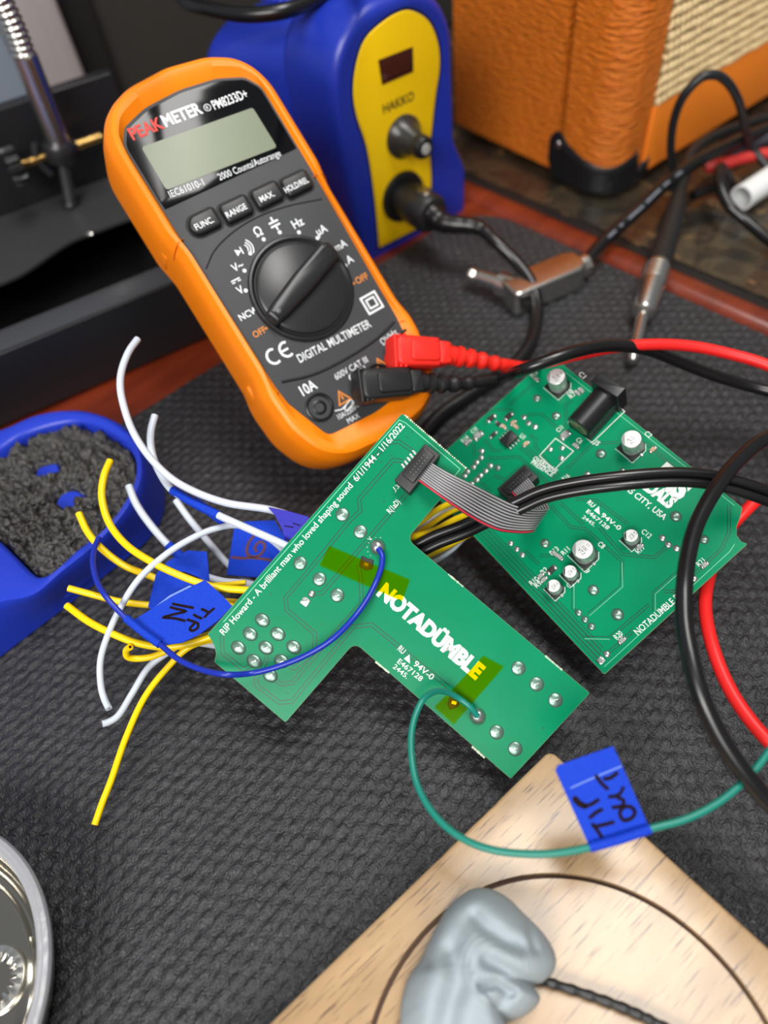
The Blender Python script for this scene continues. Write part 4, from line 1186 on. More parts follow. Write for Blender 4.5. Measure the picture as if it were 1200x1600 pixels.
    # ribbon header
    header(fr, t, [(664, 693), (688, 711), (640, 771), (616, 750)], 7.0, [(662, 699), (680, 712), (646, 756), (628, 741)])
    for k in range(5):
        x, y = 630 + k * 4.3, 728.5 - k * 5.3
        u, v = fr.loc(x, y); mk('header_pin', prism(rect(u, v, 2.2, 0.9, math.atan2(fr.loc(630, 700)[1] - fr.loc(640, 710)[1], fr.loc(630, 700)[0] - fr.loc(640, 710)[0])), 0, 0.4, 0.1), M_sold, t)
    # parts on the underside that hold the board off the mat
    u, v = fr.loc(415, 1012)
    fs = mk('foot_switch', prism(rect(u, v, 17, 17, 0.15, 1), -20, -1.6, 0.5), pm('blue_switch_body', (18, 30, 110), 0.4), t)
    mk('switch_bushing', lathe([(6, 0), (6, 12), (5, 14)], 20, (u, v, -20), (0, 0, -1)), M_steel, fs)
    for x, y in ((778, 1107), (838, 1120)):
        u, v = fr.loc(x, y)
        mk('jack_body', prism(rect(u, v, 15, 12, 0, 0.6), -9.5, -1.6, 0.4), M_black, t)
    return t
def header(fr, t, quad, hgt, inner):
    Q = ccw(fr.locs(quad, hgt)); I = ccw(fr.locs(inner, hgt))
    hd = mk('ribbon_header', prism(rpoly(Q, 0.4, 2), 0, hgt, 0.3), pm('header_black', (34, 34, 36), 0.45), t)
    mk('plug_insert', prism(rpoly(I, 0.5, 2), hgt - 0.6, hgt + 0.9, 0.3), M_black, hd)
    c = np.mean(np.array(I), 0); a = np.array(I); e1 = a[1] - a[0]; e2 = a[2] - a[1]
    ax = e1 if np.linalg.norm(e1) > np.linalg.norm(e2) else e2; ay = e2 if ax is e1 else e1
    g = G()
    for k in range(-3, 4):
        for s in (-0.12, 0.16):
            p = c + ax * k * 0.1 + ay * s; g.merge(lathe([(0.22, 0), (0.22, 0.12)], 6, (p[0], p[1], hgt + 0.9)))
    mk('contact_marks', g, pm('contact_grey', (110, 108, 104), 0.4, metal=0.4), hd)
    return hd
build_tboard()

# ================================================================== rectangular circuit board
def smd(fr, t, x, y, l, w, ang, m, hgt=0.9):
    u, v = fr.loc(x, y)
    o = mk('chip_part', prism(rect(u, v, l * 0.62, w, ang), 0, hgt, 0.12), m, t)
    c, s = math.cos(ang), math.sin(ang)
    for k in (-1, 1):
        mk('solder_end', dome(u + c * l * 0.42 * k, v + s * l * 0.42 * k, l * 0.2, w * 0.62, ang, hgt * 0.8), M_sold, o)
    return o
def capacitor(fr, t, x, y, r, hgt, marks, dark=True):
    u, v = fr.loc(x, y); s = r * 1.08
    pl = [(u - s, v - s), (u + s, v - s), (u + s, v + s * 0.55), (u + s * 0.55, v + s), (u - s * 0.55, v + s), (u - s, v + s * 0.55)]
    k = mk('capacitor', prism(pl, 0, 1.3, 0.2), M_black, t)
    mk('can', lathe([(r * 0.96, 1.2), (r * 0.98, 2.2), (r * 0.90, 2.7), (r * 0.98, 3.3), (r, 4.0), (r, hgt - 0.8), (r * 0.96, hgt - 0.2), (r * 0.9, hgt)], 36, (u, v, 0)), M_alu, k)
    mk('can_top', lathe([(r * 0.91, hgt), (r * 0.88, hgt + 0.06), (0.05, hgt + 0.06)], 36, (u, v, 0)), M_aluw, k)
    n = 14; r2 = r * 0.88
    a0 = math.radians(180); seg = [(u + r2 * math.cos(a), v + r2 * math.sin(a)) for a in np.linspace(a0 + 0.05, a0 + 1.55, n)]
    mk('polarity_mark', G().add([(p[0], p[1], hgt + 0.09) for p in seg], [tuple(range(n))]), pm('cap_mark_black', (30, 32, 34), 0.4) if dark else pm('cap_mark_grey', (128, 132, 132), 0.4), k, smooth=0)
    g = G()
    for i, s_ in enumerate(marks):
        g.merge(textc(s_, (u + r * 0.12, v + r * (0.52 - 0.44 * i) + r * 0.1), r * 0.30, 0.0, hgt + 0.1, 0.0, 1.0))
    mk('lettering', g, M_blackprint, k, smooth=0)
    for q in (-1, 1):
        mk('lead_foot', prism(rect(u + q * (s + 0.5), v, 1.6, 1.2, 0, 0.3), 0, 0.7, 0.2), M_sold, k)
    mk('outline', strip([(u - s - 0.4, v - s - 0.4), (u + s + 0.4, v - s - 0.4), (u + s + 0.4, v + s * 0.6), (u + s * 0.6, v + s + 0.4)], 0.25, 0.05), M_silk, k, smooth=0)
    return k

def build_rboard():
    fr = F_R
    t = root('circuit_board', fr, 'rectangular green circuit board with silver capacitors, power jack and chip', 'circuit board')
    px = [(860, 554), (1160, 793), (1157, 806), (1151, 822), (1151, 836), (1158, 846), (1168, 849.5), (944, 1054), (652, 744)]
    pcb(fr, rpoly(fr.locs(px), [0.8, 0.4, 0, 0, 0, 0, 0.4, 0.8, 0.8], 3), t)
    lines = [[(861, 791), (892, 824), (914, 826), (972, 877), (971, 916), (919, 960)], [(899, 780), (932, 782), (980, 818)], [(875, 785), (912, 820)],
             [(936, 824), (972, 866), (1022, 871), (1047, 850)], [(895.5, 912), (895.5, 950), (901, 957)], [(912, 996), (952, 997), (1015, 944)],
             [(1022, 955), (1022, 926), (1057, 895)], [(1037, 924), (1056, 924)], [(757, 664), (761, 647), (773, 640), (802, 640)], [(823, 648), (846, 647), (875, 672)],
             [(884, 668), (884, 633), (896, 625)], [(796, 633), (832, 600)], [(827, 679), (838, 687), (836, 697), (873, 745)], [(763, 716), (811, 714), (829, 730), (880, 775)],
             [(740, 693), (741, 712)], [(757, 687), (771, 704), (784, 704)], [(885, 733), (927, 693), (967, 691)], [(1009, 691), (1075, 752)], [(1139, 789), (1139, 832), (1127, 858), (1050, 928)],
             [(771, 743), (790, 750), (812, 730)], [(752, 754), (767, 770)], [(812, 699), (850, 730), (868, 750)], [(818, 694), (856, 728)], [(820, 860), (842, 882)], [(842, 868), (866, 868)], [(948, 1022), (972, 1002), (990, 984)]]
    d = np.array([209.0, 222.0]) / 305; nn = np.array([0.73, -0.69])
    for off in (7, 13, 19, 25):
        a = np.array([741.0, 838.0]) + nn * off; b = np.array([936.0, 1045.0]) + nn * off - d * off * 0.8
        lines.append([tuple(a - d * 60), tuple(b)])
    traces(fr, t, lines, 0.52, 0.26)
    g = G()
    for pl in ([(972, 879), (973, 917), (921, 962)], [(1024, 955), (1024, 928), (1058, 898)], [(944, 1042), (1140, 862), (1148, 850)], [(897, 913), (897, 951)], [(884, 582), (1148, 790)], [(913, 998), (953, 999)]):
        g.merge(strip(fr.locs(pl), 0.2, 0.025))
    mk('pour_margin', g, M_tracel, t, smooth=0)
    A = math.atan2(fr.loc(840, 640)[1] - fr.loc(800, 676)[1], fr.loc(840, 640)[0] - fr.loc(800, 676)[0])
    B = A + math.pi / 2
    capacitor(fr, t, 873, 604, 4.15, 9.4, ['10', '100', 'VTZ'], False)
    capacitor(fr, t, 988, 700, 4.15, 9.4, ['10', '100', 'VTZ'], False)
    capacitor(fr, t, 914, 868, 4.25, 9.4, ['10', '100', 'VTZ'], False)
    capacitor(fr, t, 893, 899, 2.85, 6.2, ['4.7', '16L', 'T13'])
    capacitor(fr, t, 868, 921, 2.85, 6.2, ['10', '16L', 'T13'])
    capacitor(fr, t, 987, 844, 2.85, 6.2, ['4.7', 'VHL', 'T13'])
    # chip
    ic = fr.locs([(781.7, 688), (800, 676), (810, 687), (792, 700)])
    u, v = np.mean(np.array(ic), 0)
    c = mk('amplifier_chip', prism(rect(u, v, 7.0, 5.2, A, 0.2), 0.2, 2.0, 0.25), M_black, t)
    for k in range(4):
        for s in (-1, 1):
            ca, sa = math.cos(A), math.sin(A); du, dv = (k - 1.5) * 1.65, s * 3.4
            mk('chip_leg', prism(rect(u + ca * du - sa * dv, v + sa * du + ca * dv, 0.7, 1.7, A), 0, 0.9, 0.2), M_sold, c)
    Mk = pm('chip_black', (36, 34, 32), 0.5); Mw = pm('ceramic_tan', (176, 150, 120), 0.5); Mg = pm('chip_grey', (150, 152, 150), 0.4)
    for x, y, l, w, a, m in ((768, 654, 4.4, 2.2, A, Mk), (795, 651, 4.4, 2.2, A, Mk), (779, 663, 3.6, 1.6, B, Mk), (771, 680, 4.0, 1.6, A, Mk), (787, 667, 3.2, 1.6, B, Mw), (802, 661, 3.2, 1.6, A, Mw),
                             (747, 681, 4.6, 3.0, A, Mg), (731, 691, 3.4, 2.2, A, Mg), (883, 680, 4.6, 3.0, A, Mg), (900, 697, 3.2, 1.8, B, Mg), (806, 667, 3, 1.6, B, Mw), (822, 694, 3.2, 1.8, A, Mw),
                             (862, 891, 4.2, 2.4, A, Mk), (875, 871, 3.2, 1.6, B, Mg), (868, 866, 3.2, 1.6, B, Mg), (845, 900, 3.2, 1.6, A, Mg), (850, 906, 3.2, 1.6, A, Mg), (1020, 703, 3.4, 1.8, A, Mw),
                             (1000, 855, 3.2, 1.6, A, Mg), (972, 1001, 3.2, 1.8, A, Mg), (1101, 883, 3.2, 1.8, A, Mg), (838, 593, 3.0, 1.6, B, Mg), (902, 614, 3.0, 1.6, B, Mg), (908, 610, 3.0, 1.6, B, Mg)):
        smd(fr, t, x, y, l, w, a, m)
    for x, y, r in ((839, 622.5, 2.0), (869, 650, 2.2), (752.5, 705, 1.5), (752, 715, 1.4), (744.6, 722.5, 1.4), (740, 730, 1.4), (730.6, 737, 1.4), (726, 744, 1.4), (766, 728, 1.5), (777.5, 731, 1.6), (759, 736, 1.4),
                    (751, 743, 1.4), (745, 749.6, 1.5), (737, 756, 1.4), (819, 652, 1.4), (826, 661, 1.4), (836, 667, 1.5), (860, 702, 1.3), (878.5, 700, 1.3), (877.5, 716, 1.4), (918, 741, 1.5), (939, 709, 2.4),
                    (973, 736, 1.6), (1056, 807, 2.4), (1035, 841, 1.5), (1044, 851, 1.5), (1057, 857, 1.5), (1100, 843, 2.0), (798, 849, 1.4), (807.5, 858, 1.4), (816, 867, 1.4), (851.5, 849, 2.2), (927, 922, 2.4),
                    (904, 957.5, 1.6), (914, 968, 1.6), (924, 979, 1.7), (965, 960, 2.6), (948, 1022, 1.5), (1084, 904, 1.5)):
        joint(fr, t, x, y, r, r * 0.92, 0, r * 0.45, M_sold if r < 1.6 else M_soldg, pin=r > 1.9)
    u, v = fr.loc(939, 1032)
    mk('square_pad', prism(rect(u, v, 2.8, 2.8, 0.0), 0, 0.5, 0.3), M_sold, t)
    # silkscreen
    silk(fr, t, 'OVERDRIVE', (832, 718), (868, 740), 2.0, 0.015); silk(fr, t, 'PRESENCE', (829, 724), (862, 745), 2.0, 0.015)
    mk('outline', strip(fr.locs([(868, 685), (896, 705), (866, 734), (843, 712)]), 0.35, 0.05, True), M_silk, t, smooth=0)
    mk('outline', strip(fr.locs([(898, 653), (888, 660), (925, 692), (976, 643), (968, 636)]), 0.35, 0.05), M_silk, t, smooth=0)
    silk(fr, t, 'RU', (917, 786), (926, 793.5), 1.9, 0.015)
    mk('triangle_mark', G().add([(p[0], p[1], 0.05) for p in ccw(fr.locs([(928, 797.5), (937, 804.5), (936, 791)]))], [(0, 1, 2)]), M_silk, t, smooth=0)
    silk(fr, t, '94V-0', (938, 806), (967, 829), 1.9, 0.012); silk(fr, t, 'E467128', (915, 800), (949, 828), 1.7, 0.01); silk(fr, t, '2445.', (909, 809), (928, 823), 1.5, 0.005)
    silk(fr, t, 'KANSAS CITY, USA', (950, 744), (1037, 813), 2.5, 0.012)
    silk(fr, t, 'PEDALS', (991, 752), (1046, 795), 5.0, 0.06); silk(fr, t, 'JHS', (1012, 742), (1062, 782), 8.4, 0.07)
    silk(fr, t, 'NOTADUMBLE REV', (997, 993), (1074, 926), 2.6, 0.012)
    for s_, a, b in (('C1', (903, 585), (911, 592)), ('C2', (1006, 678), (1014, 685)), ('C8', (933, 851), (941, 858)), ('C9', (908, 890), (917, 897)), ('C7', (884, 914), (892, 921)), ('C12', (1001, 832), (1014, 842)), ('J5', (927, 692), (933, 697)),
                     ('R2', (849, 898), (857, 891)), ('R10', (831, 915), (842, 906)), ('R9', (839, 919), (847, 912)), ('R13', (863, 868), (874, 859)), ('R11', (881, 868), (891, 859)), ('R20', (964, 1000), (974, 991)), ('14k', (971, 1005), (980, 997)), ('R21', (1093, 886), (1103, 877)),
                     ('R19', (998, 866), (1008, 857)), ('C10', (739, 678), (747, 671)), ('R14', (724, 692), (733, 684)), ('C11', (873, 676), (881, 669)), ('R6', (888, 618), (896, 611)), ('R7', (893, 623), (901, 616)), ('R5', (832, 590), (841, 583)), ('C6', (899, 688), (906, 694)), ('R16', (882, 752), (891, 745)), ('U1', (811, 682), (817, 687))):
        silk(fr, t, s_, a, b, 2.1, 0.008)
    # ribbon header and power jack
    header(fr, t, [(819, 725), (841, 745), (800, 784), (776, 764)], 6.0, [(820, 731), (832, 741), (796, 775), (783, 764)])
    a = np.array(fr.loc(906, 678)); b = np.array(fr.loc(956, 622)); ax = nrm(b - a); Lj = np.linalg.norm(b - a)
    ang = math.atan2(ax[1], ax[0]); cc = (a + b) / 2
    jk = mk('power_jack', prism(rect(*cc, Lj, 12.0, ang, 0.4), 0, 4.5, 0.4), pm('jack_black', (24, 24, 26), 0.35), t)
    r = 5.9
    mk('jack_barrel', lathe([(r - 1.2, 0.0), (r, 0.3), (r, Lj - 2)], 32, (a[0], a[1], r + 0.6), (ax[0], ax[1], 0)), pm('jack_black', (24, 24, 26), 0.35), jk)
    p = a - ax * 0.05
    mk('jack_opening', lathe([(r - 1.3, 0.0), (r - 1.5, -0.1), (0.1, -0.1)], 28, (p[0], p[1], r + 0.6), (ax[0], ax[1], 0)), pm('jack_contact', (150, 140, 110), 0.3, metal=0.8), jk)
    q = b - ax * 1.0
    mk('jack_flange', prism(rect(*q, 5.6, 14.0, ang, 0.3), 0, 14.0, 0.4), pm('jack_black', (24, 24, 26), 0.35), jk)
    # potentiometers below
    for x, y in ((760, 760), (1020, 800), (930, 970)):
        u, v = fr.loc(x, y)
        mk('potentiometer', lathe([(8, 0), (8, 8), (4, 8.5), (4, 12)], 24, (u, v, -1.6), (0, 0, -1)), pm('pot_case', (120, 120, 118), 0.35, metal=0.7), t)
build_rboard()

# ------------------------------------------------------------------ ribbon cable between the boards
def build_ribbon():
    up = [(F_B.pt(673, 722, 6.5)), at(700, 738, zB(700, 738, 8)), at(740, 757, zB(728, 757, 6)), at(775, 775, 62), at(805, 789, 57), at(832, 795, 52), at(852, 795, 47), at(858, 792, 41), at(852, 782, 38), at(840, 765, zR(840, 765, 8)), F_R.pt(826, 747, 6.2)]
    lo = [(F_B.pt(651, 750, 6.5)), at(678, 770, zB(678, 770, 8)), at(712, 794, zB(712, 794, 6)), at(745, 815, 60), at(776, 829, 56), at(803, 833, 51), at(825, 833, 46), at(834, 829, 40), at(828, 816, 37), at(812, 786, zR(812, 786, 8)), F_R.pt(795, 766, 6.2)]
    U = cr(up, 8); Lw = cr(lo, 8)
    fr = Fr((U[0] + Lw[0]) / 2)
    t = root('ribbon_cable', fr, 'grey flat ribbon cable with one red edge joining the two green boards', 'ribbon cable')
    n = 10; M_rib = pm('grey_ribbon', (150, 150, 152), 0.3); M_rr = pm('red_ribbon_edge', (196, 40, 62), 0.4)
    pitch = np.linalg.norm(U[0] - Lw[0]) / n
    for k in range(n):
        f = (k + 0.5) / n
        mk('ribbon_strand', tube(U * (1 - f) + Lw * f, pitch * 0.43, 8), M_rr if k == n - 1 else M_rib, t, fr=fr, space='w', smooth=80)
    g = G(); m = len(U); vs = [tuple(p) for p in U] + [tuple(p) for p in Lw]
    for i in range(m - 1): g.f.append((i, i + 1, m + i + 1, m + i))
    g.v = vs
    mk('ribbon_web', g, pm('ribbon_web_grey', (44, 44, 46), 0.5), t, fr=fr, space='w')
build_ribbon()

# ------------------------------------------------------------------ loose wires
def wire(name, label, mat, pts, wpx, group, cat='wire', core=True, k=9):
    P = [p if isinstance(p, np.ndarray) else at(*p) for p in pts]
    path = cr(P, k)
    r = wpx * pxmm(path[len(path) // 3]) / 2
    fr = Fr(path[0])
    o = mk(name, tube(path, r, 14), mat, fr=fr, space='w')
    tag(o, label, cat, group)
    if core:
        d = nrm(path[0] - path[1])
        mk('conductor', tube(np.array([path[0] - d * 0.4, path[0] + d * 0.25]), r * 0.42, 10), M_cop if core == 'c' else M_steel, o, fr=fr, space='w')
    return o, fr, r
GW, GY = 'white wires fanning out from the T-shaped board', 'yellow wires fanning out from the T-shaped board'
def UB(x, y, h=-6): return F_B.pt(x, y, h)      # a point under the T-shaped board
w1 = wire('white_wire', 'white wire rising highest at left, its end in front of the black stand', M_wht, [(215, 530, 86), (201, 550, 86), (190, 580, 84), (188, 605, 82), (193, 633, 79), (207, 673, 74), (232, 712, 69), (267, 747, 64), (306, 769, 61), (355, 786, 59), (420, 796, 55), (455, 806, 50), UB(500, 822, -10)], 11.5, GW)
w2 = wire('white_wire', 'white wire with blue tape sleeve, end just right of the tray', M_wht, [(242, 649, 66), (236, 673, 64), (236, 698, 62), (244, 727, 59), (269, 766, 57), (305, 787, 56), (341, 805, 55), (390, 827, 53), (444, 851, 50), UB(485, 872)], 11.5, GW)
w3 = wire('white_wire', 'short white wire pointing at the sponge tray, crossed by the long white arc', M_wht, [(201, 759, 50), (212, 786, 47), (232, 816, 44), (262, 851, 40), (285, 872, 36), (310, 895, 33), (345, 908, 31), (385, 912, 30), UB(425, 925, -12)], 12, GW)
w4 = wire('white_wire', 'white wire running down behind the tape flag marked 6', M_wht, [(275, 782, 36), (296, 811, 33), (321, 841, 30), (356, 881, 25), (385, 905, 24), (420, 930, 22), UB(450, 950, -22)], 11, GW)
w6 = wire('white_wire', 'white wire in a long arc from the flags down over the mat', M_wht, [(170, 1107, 22), (163, 1092, 22), (158, 1073, 24), (157, 1033, 30), (168, 994, 36), (188, 950, 42), (217, 905, 48), (257, 868, 51), (296, 843, 51), (336, 826, 49), (372, 821, 46), (415, 838, 42), UB(455, 870, -8)], 10.5, GW)
w7 = wire('white_wire', 'short white wire curling toward the viewer beside the lowest yellow wire', M_wht, [(160, 1131, 20), (170, 1128, 19), (184, 1119, 18), (207, 1083, 17), (232, 1043, 18), (257, 1023, 20), (290, 1005, 24), UB(350, 1010, -12)], 11, GW)
y1 = wire('yellow_wire', 'yellow wire reaching highest over the sponge tray', M_yel, [(172, 720, 62), (163, 742, 62), (159, 775, 60), (170, 816, 56), (197, 851, 53), (237, 878, 50), (276, 897, 47), (316, 912, 44), (346, 919, 42), (385, 922, 41), UB(430, 925, -7)], 11.5, GY, core='c')
y2 = wire('yellow_wire', 'yellow wire ending over the hole in the sponge', M_yel, [(123, 802, 50), (138, 833, 47), (163, 861, 44), (197, 885, 40), (240, 902, 34), (290, 925, 30), UB(370, 950, -12)], 11, GY, core='c')
y3 = wire('yellow_wire', 'upper of two parallel yellow wires below the tray corner', M_yel, [(107, 919, 40), (148, 930, 37), (188, 940, 34), (232, 945, 30), (290, 945, 28), (350, 940, 30), UB(400, 945, -10)], 10.5, GY, core='c')
y4 = wire('yellow_wire', 'lower of two parallel yellow wires below the tray corner', M_yel, [(104, 946, 40), (138, 971, 38), (173, 989, 36), (212, 1004, 34), (257, 1011, 33), (296, 1006, 33), (328, 996, 34), UB(380, 980, -7)], 11.5, GY, core='c')
y5 = wire('yellow_wire', 'short yellow wire curled up at its end', M_yel, [(203, 1011, 36), (197, 1017, 33), (199, 1026, 30), (212, 1029, 28), (237, 1026, 27), (267, 1014, 27), (300, 1000, 28), UB(350, 985, -13)], 10.5, GY, core='c')
y6 = wire('yellow_wire', 'longest yellow wire running down over the open mat', M_yel, [(148, 1289, 12), (160, 1254, 13), (173, 1221, 14), (197, 1152, 18), (227, 1088, 22), (262, 1043, 25), (296, 1011, 28), UB(350, 995, -11)], 10.5, GY, core='c')
y7 = wire('yellow_wire', 'short yellow wire end lying at the board edge behind the flag', M_yel, [(384, 910, 37), (360, 913, 37), (332, 915, 36), (305, 925, 33), (285, 940, 28)], 8.5, GY, core=False)

# yellow and white wires under the inner corner, between the boards
GB = 'wires passing between the two green boards'
def UR(x, y, h=-6): return F_R.pt(x, y, h)
wire('yellow_wire', 'thick near yellow wire crossing the gap between the two green boards', M_yel, [UB(600, 850, -10), (640, 840, 48), (675, 831, 42), (714, 811, 32), UR(770, 790, -9)], 12, GB, core=False)
wire('yellow_wire', 'farthest yellow wire in the gap between the two green boards', M_yel, [UB(620, 840, -8), (657, 815, 46), (686, 795, 38), UR(740, 770, -6)], 10, GB, core=False)
wire('yellow_wire', 'middle yellow wire in the gap between the two green boards', M_yel, [UB(630, 852, -14), (670, 822, 36), (700, 802, 28), UR(750, 782, -10)], 9, GB, core=False)
wire('yellow_wire', 'yellow wire below the twin black cable in the board gap', M_yel, [UB(630, 880, -14), (673, 867, 28), (712, 847, 22), UR(770, 815, -12)], 9, GB, core=False)
wire('white_wire', 'white wire above the yellow wires in the board gap', M_wht, [UB(620, 850, -16), (655, 824, 34), (690, 800, 30), UR(745, 775, -8)], 9, GB, core=False)
wire('white_wire', 'lowest white wire in the gap between the two green boards', M_wht, [UB(640, 890, -18), (678, 878, 24), (705, 860, 20), (728, 838, 18), UR(765, 815, -14)], 9, GB, core=False)

# blue and green jumper wires
bw, bfr, br = wire('jumper_wire', 'blue wire soldered on the T-shaped board, carrying the TIP IN flag', M_blu, [F_B.pt(591, 857, 2), F_B.pt(597, 868, 3), F_B.pt(596, 885, 3.2), F_B.pt(588, 908, 3.5), F_B.pt(575, 934, 6), F_B.pt(553, 965, 9), F_B.pt(520, 998, 10), F_B.pt(480, 1023, 9), F_B.pt(430, 1043, 9), F_B.pt(392, 1052, 9), (355, 1054, 46), (317, 1047, 44), (280, 1031, 43), (250, 1007, 43), (224, 988, 44), (197, 966, 46), (179, 948, 48), (164, 930, 50), (151, 907, 50), (145, 881, 50), (147, 858, 49), (154, 840, 48)], 9.5, None, core=False)
gw, gfr, gr = wire('jumper_wire', 'green wire looping from the T-shaped board, carrying the TIP OUT flag', M_grn, [F_B.pt(746, 1119, 2), F_B.pt(735, 1105, 3.4), F_B.pt(715, 1090, 3.8), F_B.pt(697, 1081, 7), F_B.pt(678, 1081, 12), (662, 1092, 42), (650, 1115, 42), (643, 1145, 42), (643, 1180, 42), (650, 1220, 42), (668, 1258, 43), (695, 1290, 44), (730, 1314, 45), (770, 1328, 46), (820, 1334, 47), (870, 1333, 48), (921, 1324, 49), (968, 1311, 50), (1015, 1295, 50), (1070, 1280, 50), (1120, 1255, 50), (1165, 1218, 50), (1200, 1176, 50), (1240, 1110, 50), (1290, 1040, 46), (1380, 960, 34), (1500, 905, 18), (1650, 880, 3), (1800, 880, 2)], 11, None, core=False)

# ------------------------------------------------------------------ tape flags (parts of their wires)
def flag(parent, pfr, poly, a, b, c, strokes, ink, sw=4.6, thick=0.5, m=None):
    f = plane3(a, b, c)
    P = ccw(f.locs(poly))
    g = prism(P, -thick, 0.0)
    w = [f.w(*q) for q in g.v]
    g2 = G(); g2.v = [tuple(q) for q in w]; g2.f = g.f
    o = mk('tape_flag', g2, m or M_tape, parent, fr=pfr, space='w', smooth=0)
    if strokes:
        g3 = G()
        for s in strokes:
            wd = sw
            if isinstance(s, tuple): s, wd = s
            mmw = wd * pxmm(f.pt(*s[0])); q = stroke(f.locs(s), mmw, 0.12)
            g3.merge(q)
        g3.v = [tuple(f.w(*q)) for q in g3.v]
        mk('lettering', g3, ink, o, fr=pfr, space='w', smooth=0)
    return o, f
def wrap_sleeve(parent, pfr, pts, r):
    return mk('tape_wrap', tube(cr([at(*q) for q in pts], 8), r, 14), M_tape, parent, fr=pfr, space='w')
def c1(pts): return [(x / 6 + 850, y / 6 + 1150) for x, y in pts]
o, f = flag(gw, gfr, [(868, 1204), (872, 1196), (958, 1166), (970, 1192), (1016, 1297), (924, 1327), (918, 1316)], (924, 1326, 48), (1016, 1297, 49), (958, 1166, 62),
     [c1([(470, 850), (560, 830), (645, 808)]), c1([(455, 828), (500, 885), (540, 945)]), c1([(432, 762), (490, 715), (538, 690)]),
      (c1([(292, 590), (330, 632), (380, 656)]), 9.5), c1([(385, 660), (440, 640), (505, 600)]),
      c1([(845, 690), (800, 660), (735, 675), (710, 725), (740, 785), (800, 780), (850, 730), (845, 690)]),
      (c1([(740, 485), (715, 535), (665, 562), (612, 570)]), 5.5), c1([(690, 575), (745, 605), (738, 645), (690, 665), (648, 668)]),
      c1([(490, 378), (535, 440), (592, 492)]), c1([(568, 402), (620, 392), (680, 350)])], M_ink, 6.0)
gl = stroke(f.locs([(892, 1231), (930, 1214), (971, 1197)]), 0.35, 0.1); gl.v = [tuple(f.w(*q)) for q in gl.v]
mk('tape_seam', gl, M_tapeb, o, fr=gfr, space='w', smooth=0)
wrap_sleeve(gw, gfr, [(921, 1324, 49), (968, 1311, 50), (1015, 1295, 50)], gr + 0.35)
def c2(pts): return [(x / 6.667 + 200, y / 6.667 + 850) for x, y in pts]
o, f = flag(bw, bfr, [(210, 968), (268, 932), (320, 906), (345, 928), (363, 947), (340, 970), (310, 992), (284, 1004), (257, 1008)], (210, 968, 44), (257, 1008, 42), (320, 906, 46),
     [c2([(470, 625), (570, 645), (675, 665)]), c2([(590, 800), (480, 775), (372, 765), (470, 735), (600, 702), (520, 680), (445, 660)]),
      c2([(772, 680), (810, 698), (842, 715)]), c2([(800, 760), (845, 715), (892, 676)]), c2([(690, 740), (725, 760), (765, 775)]),
      c2([(622, 790), (680, 808), (728, 832), (725, 875), (665, 905), (645, 885), (690, 830)])], M_ink, 4.2)
g = prism(ccw(f.locs([(212, 967), (262, 928), (294, 912), (306, 916), (268, 938)])), -2.2, -1.9); g.v = [tuple(f.w(*q)) for q in g.v]
mk('tape_underside', g, M_tapeb, bw, fr=bfr, space='w', smooth=0)
wrap_sleeve(bw, bfr, [(250, 1007, 43), (224, 988, 44), (197, 966, 46)], br + 0.5)
flag(w3[0], w3[1], [(231, 949), (243.5, 897), (262, 877), (293, 860), (323, 862), (327.5, 911), (331, 958), (280, 968)], (243, 897, 36), (323, 862, 38), (232, 949, 33), [c2([(570, 298), (650, 325), (740, 362)])], M_ink, 3.4)
wrap_sleeve(w3[0], w3[1], [(262, 851, 40), (285, 872, 36)], w3[2] + 0.4)
def c8(pts): return [(x / 4.8 + 250, y / 4.8 + 740) for x, y in pts]
flag(w4[0], w4[1], [(366, 824), (381, 815), (429, 813), (452, 850), (440, 905), (400, 902), (354, 898)], (366, 824, 30), (429, 813, 32), (354, 898, 27),
     [c8([(705, 465), (668, 515), (650, 575), (668, 615), (705, 625), (750, 610), (785, 558), (770, 515), (735, 520), (712, 558), (722, 582)]), c8([(540, 628), (610, 635), (690, 632), (765, 640), (828, 650)])], M_inkc, 4.6)
flag(w1[0], w1[1], [(419, 793), (450, 799), (482, 808), (486, 830), (446, 845), (440, 825), (430, 806)], (419, 791, 58), (482, 807, 57), (446, 845, 47), [c8([(935, 392), (1000, 402)]), c8([(1000, 372), (1050, 388)])], M_ink, 1.6, m=pm('purple_blue_tape', (46, 44, 178), 0.45, bump=(2600, 0.4, 0.0003)))
flag(w2[0], w2[1], [(300, 784), (306, 778), (342, 801), (353, 819), (345, 821), (325, 806)], (306, 778, 53), (342, 801, 51), (345, 821, 46), None, None)
wrap_sleeve(w2[0], w2[1], [(269, 766, 57), (305, 787, 56), (341, 805, 55)], w2[2] + 0.35)

# ------------------------------------------------------------------ twin power cable
def build_dc():
    mid = [UB(560, 880, -14), UB(630, 868, -10), (680, 844, 48), (722, 828, 50), (765, 808, 52), (805, 792, 55), (847, 773, 60), (897, 761, 64), (972, 751, 67), (1034, 746, 67), (1076, 746, 66), (1117, 751, 64), (1180, 768, 60), (1260, 800, 50), (1370, 850, 28), (1500, 900, 6), (1700, 960, 3)]
    P = cr([p if isinstance(p, np.ndarray) else at(*p) for p in mid], 9)
    T = np.gradient(P, axis=0); T /= np.linalg.norm(T, axis=1)[:, None]
    view = np.array([nrm(CP - p) for p in P]); side = np.cross(T, view); side /= np.linalg.norm(side, axis=1)[:, None]
    fr = Fr(P[0])
    t = root('power_cable', fr, 'black twin-conductor power cable arching across the rectangular green board', 'cable')
    r = 1.95
    for s in (-1, 1):
        mk('conductor_jacket', tube(P + side * r * 0.95 * s, r, 14), M_cable, t, fr=fr, space='w')
build_dc()

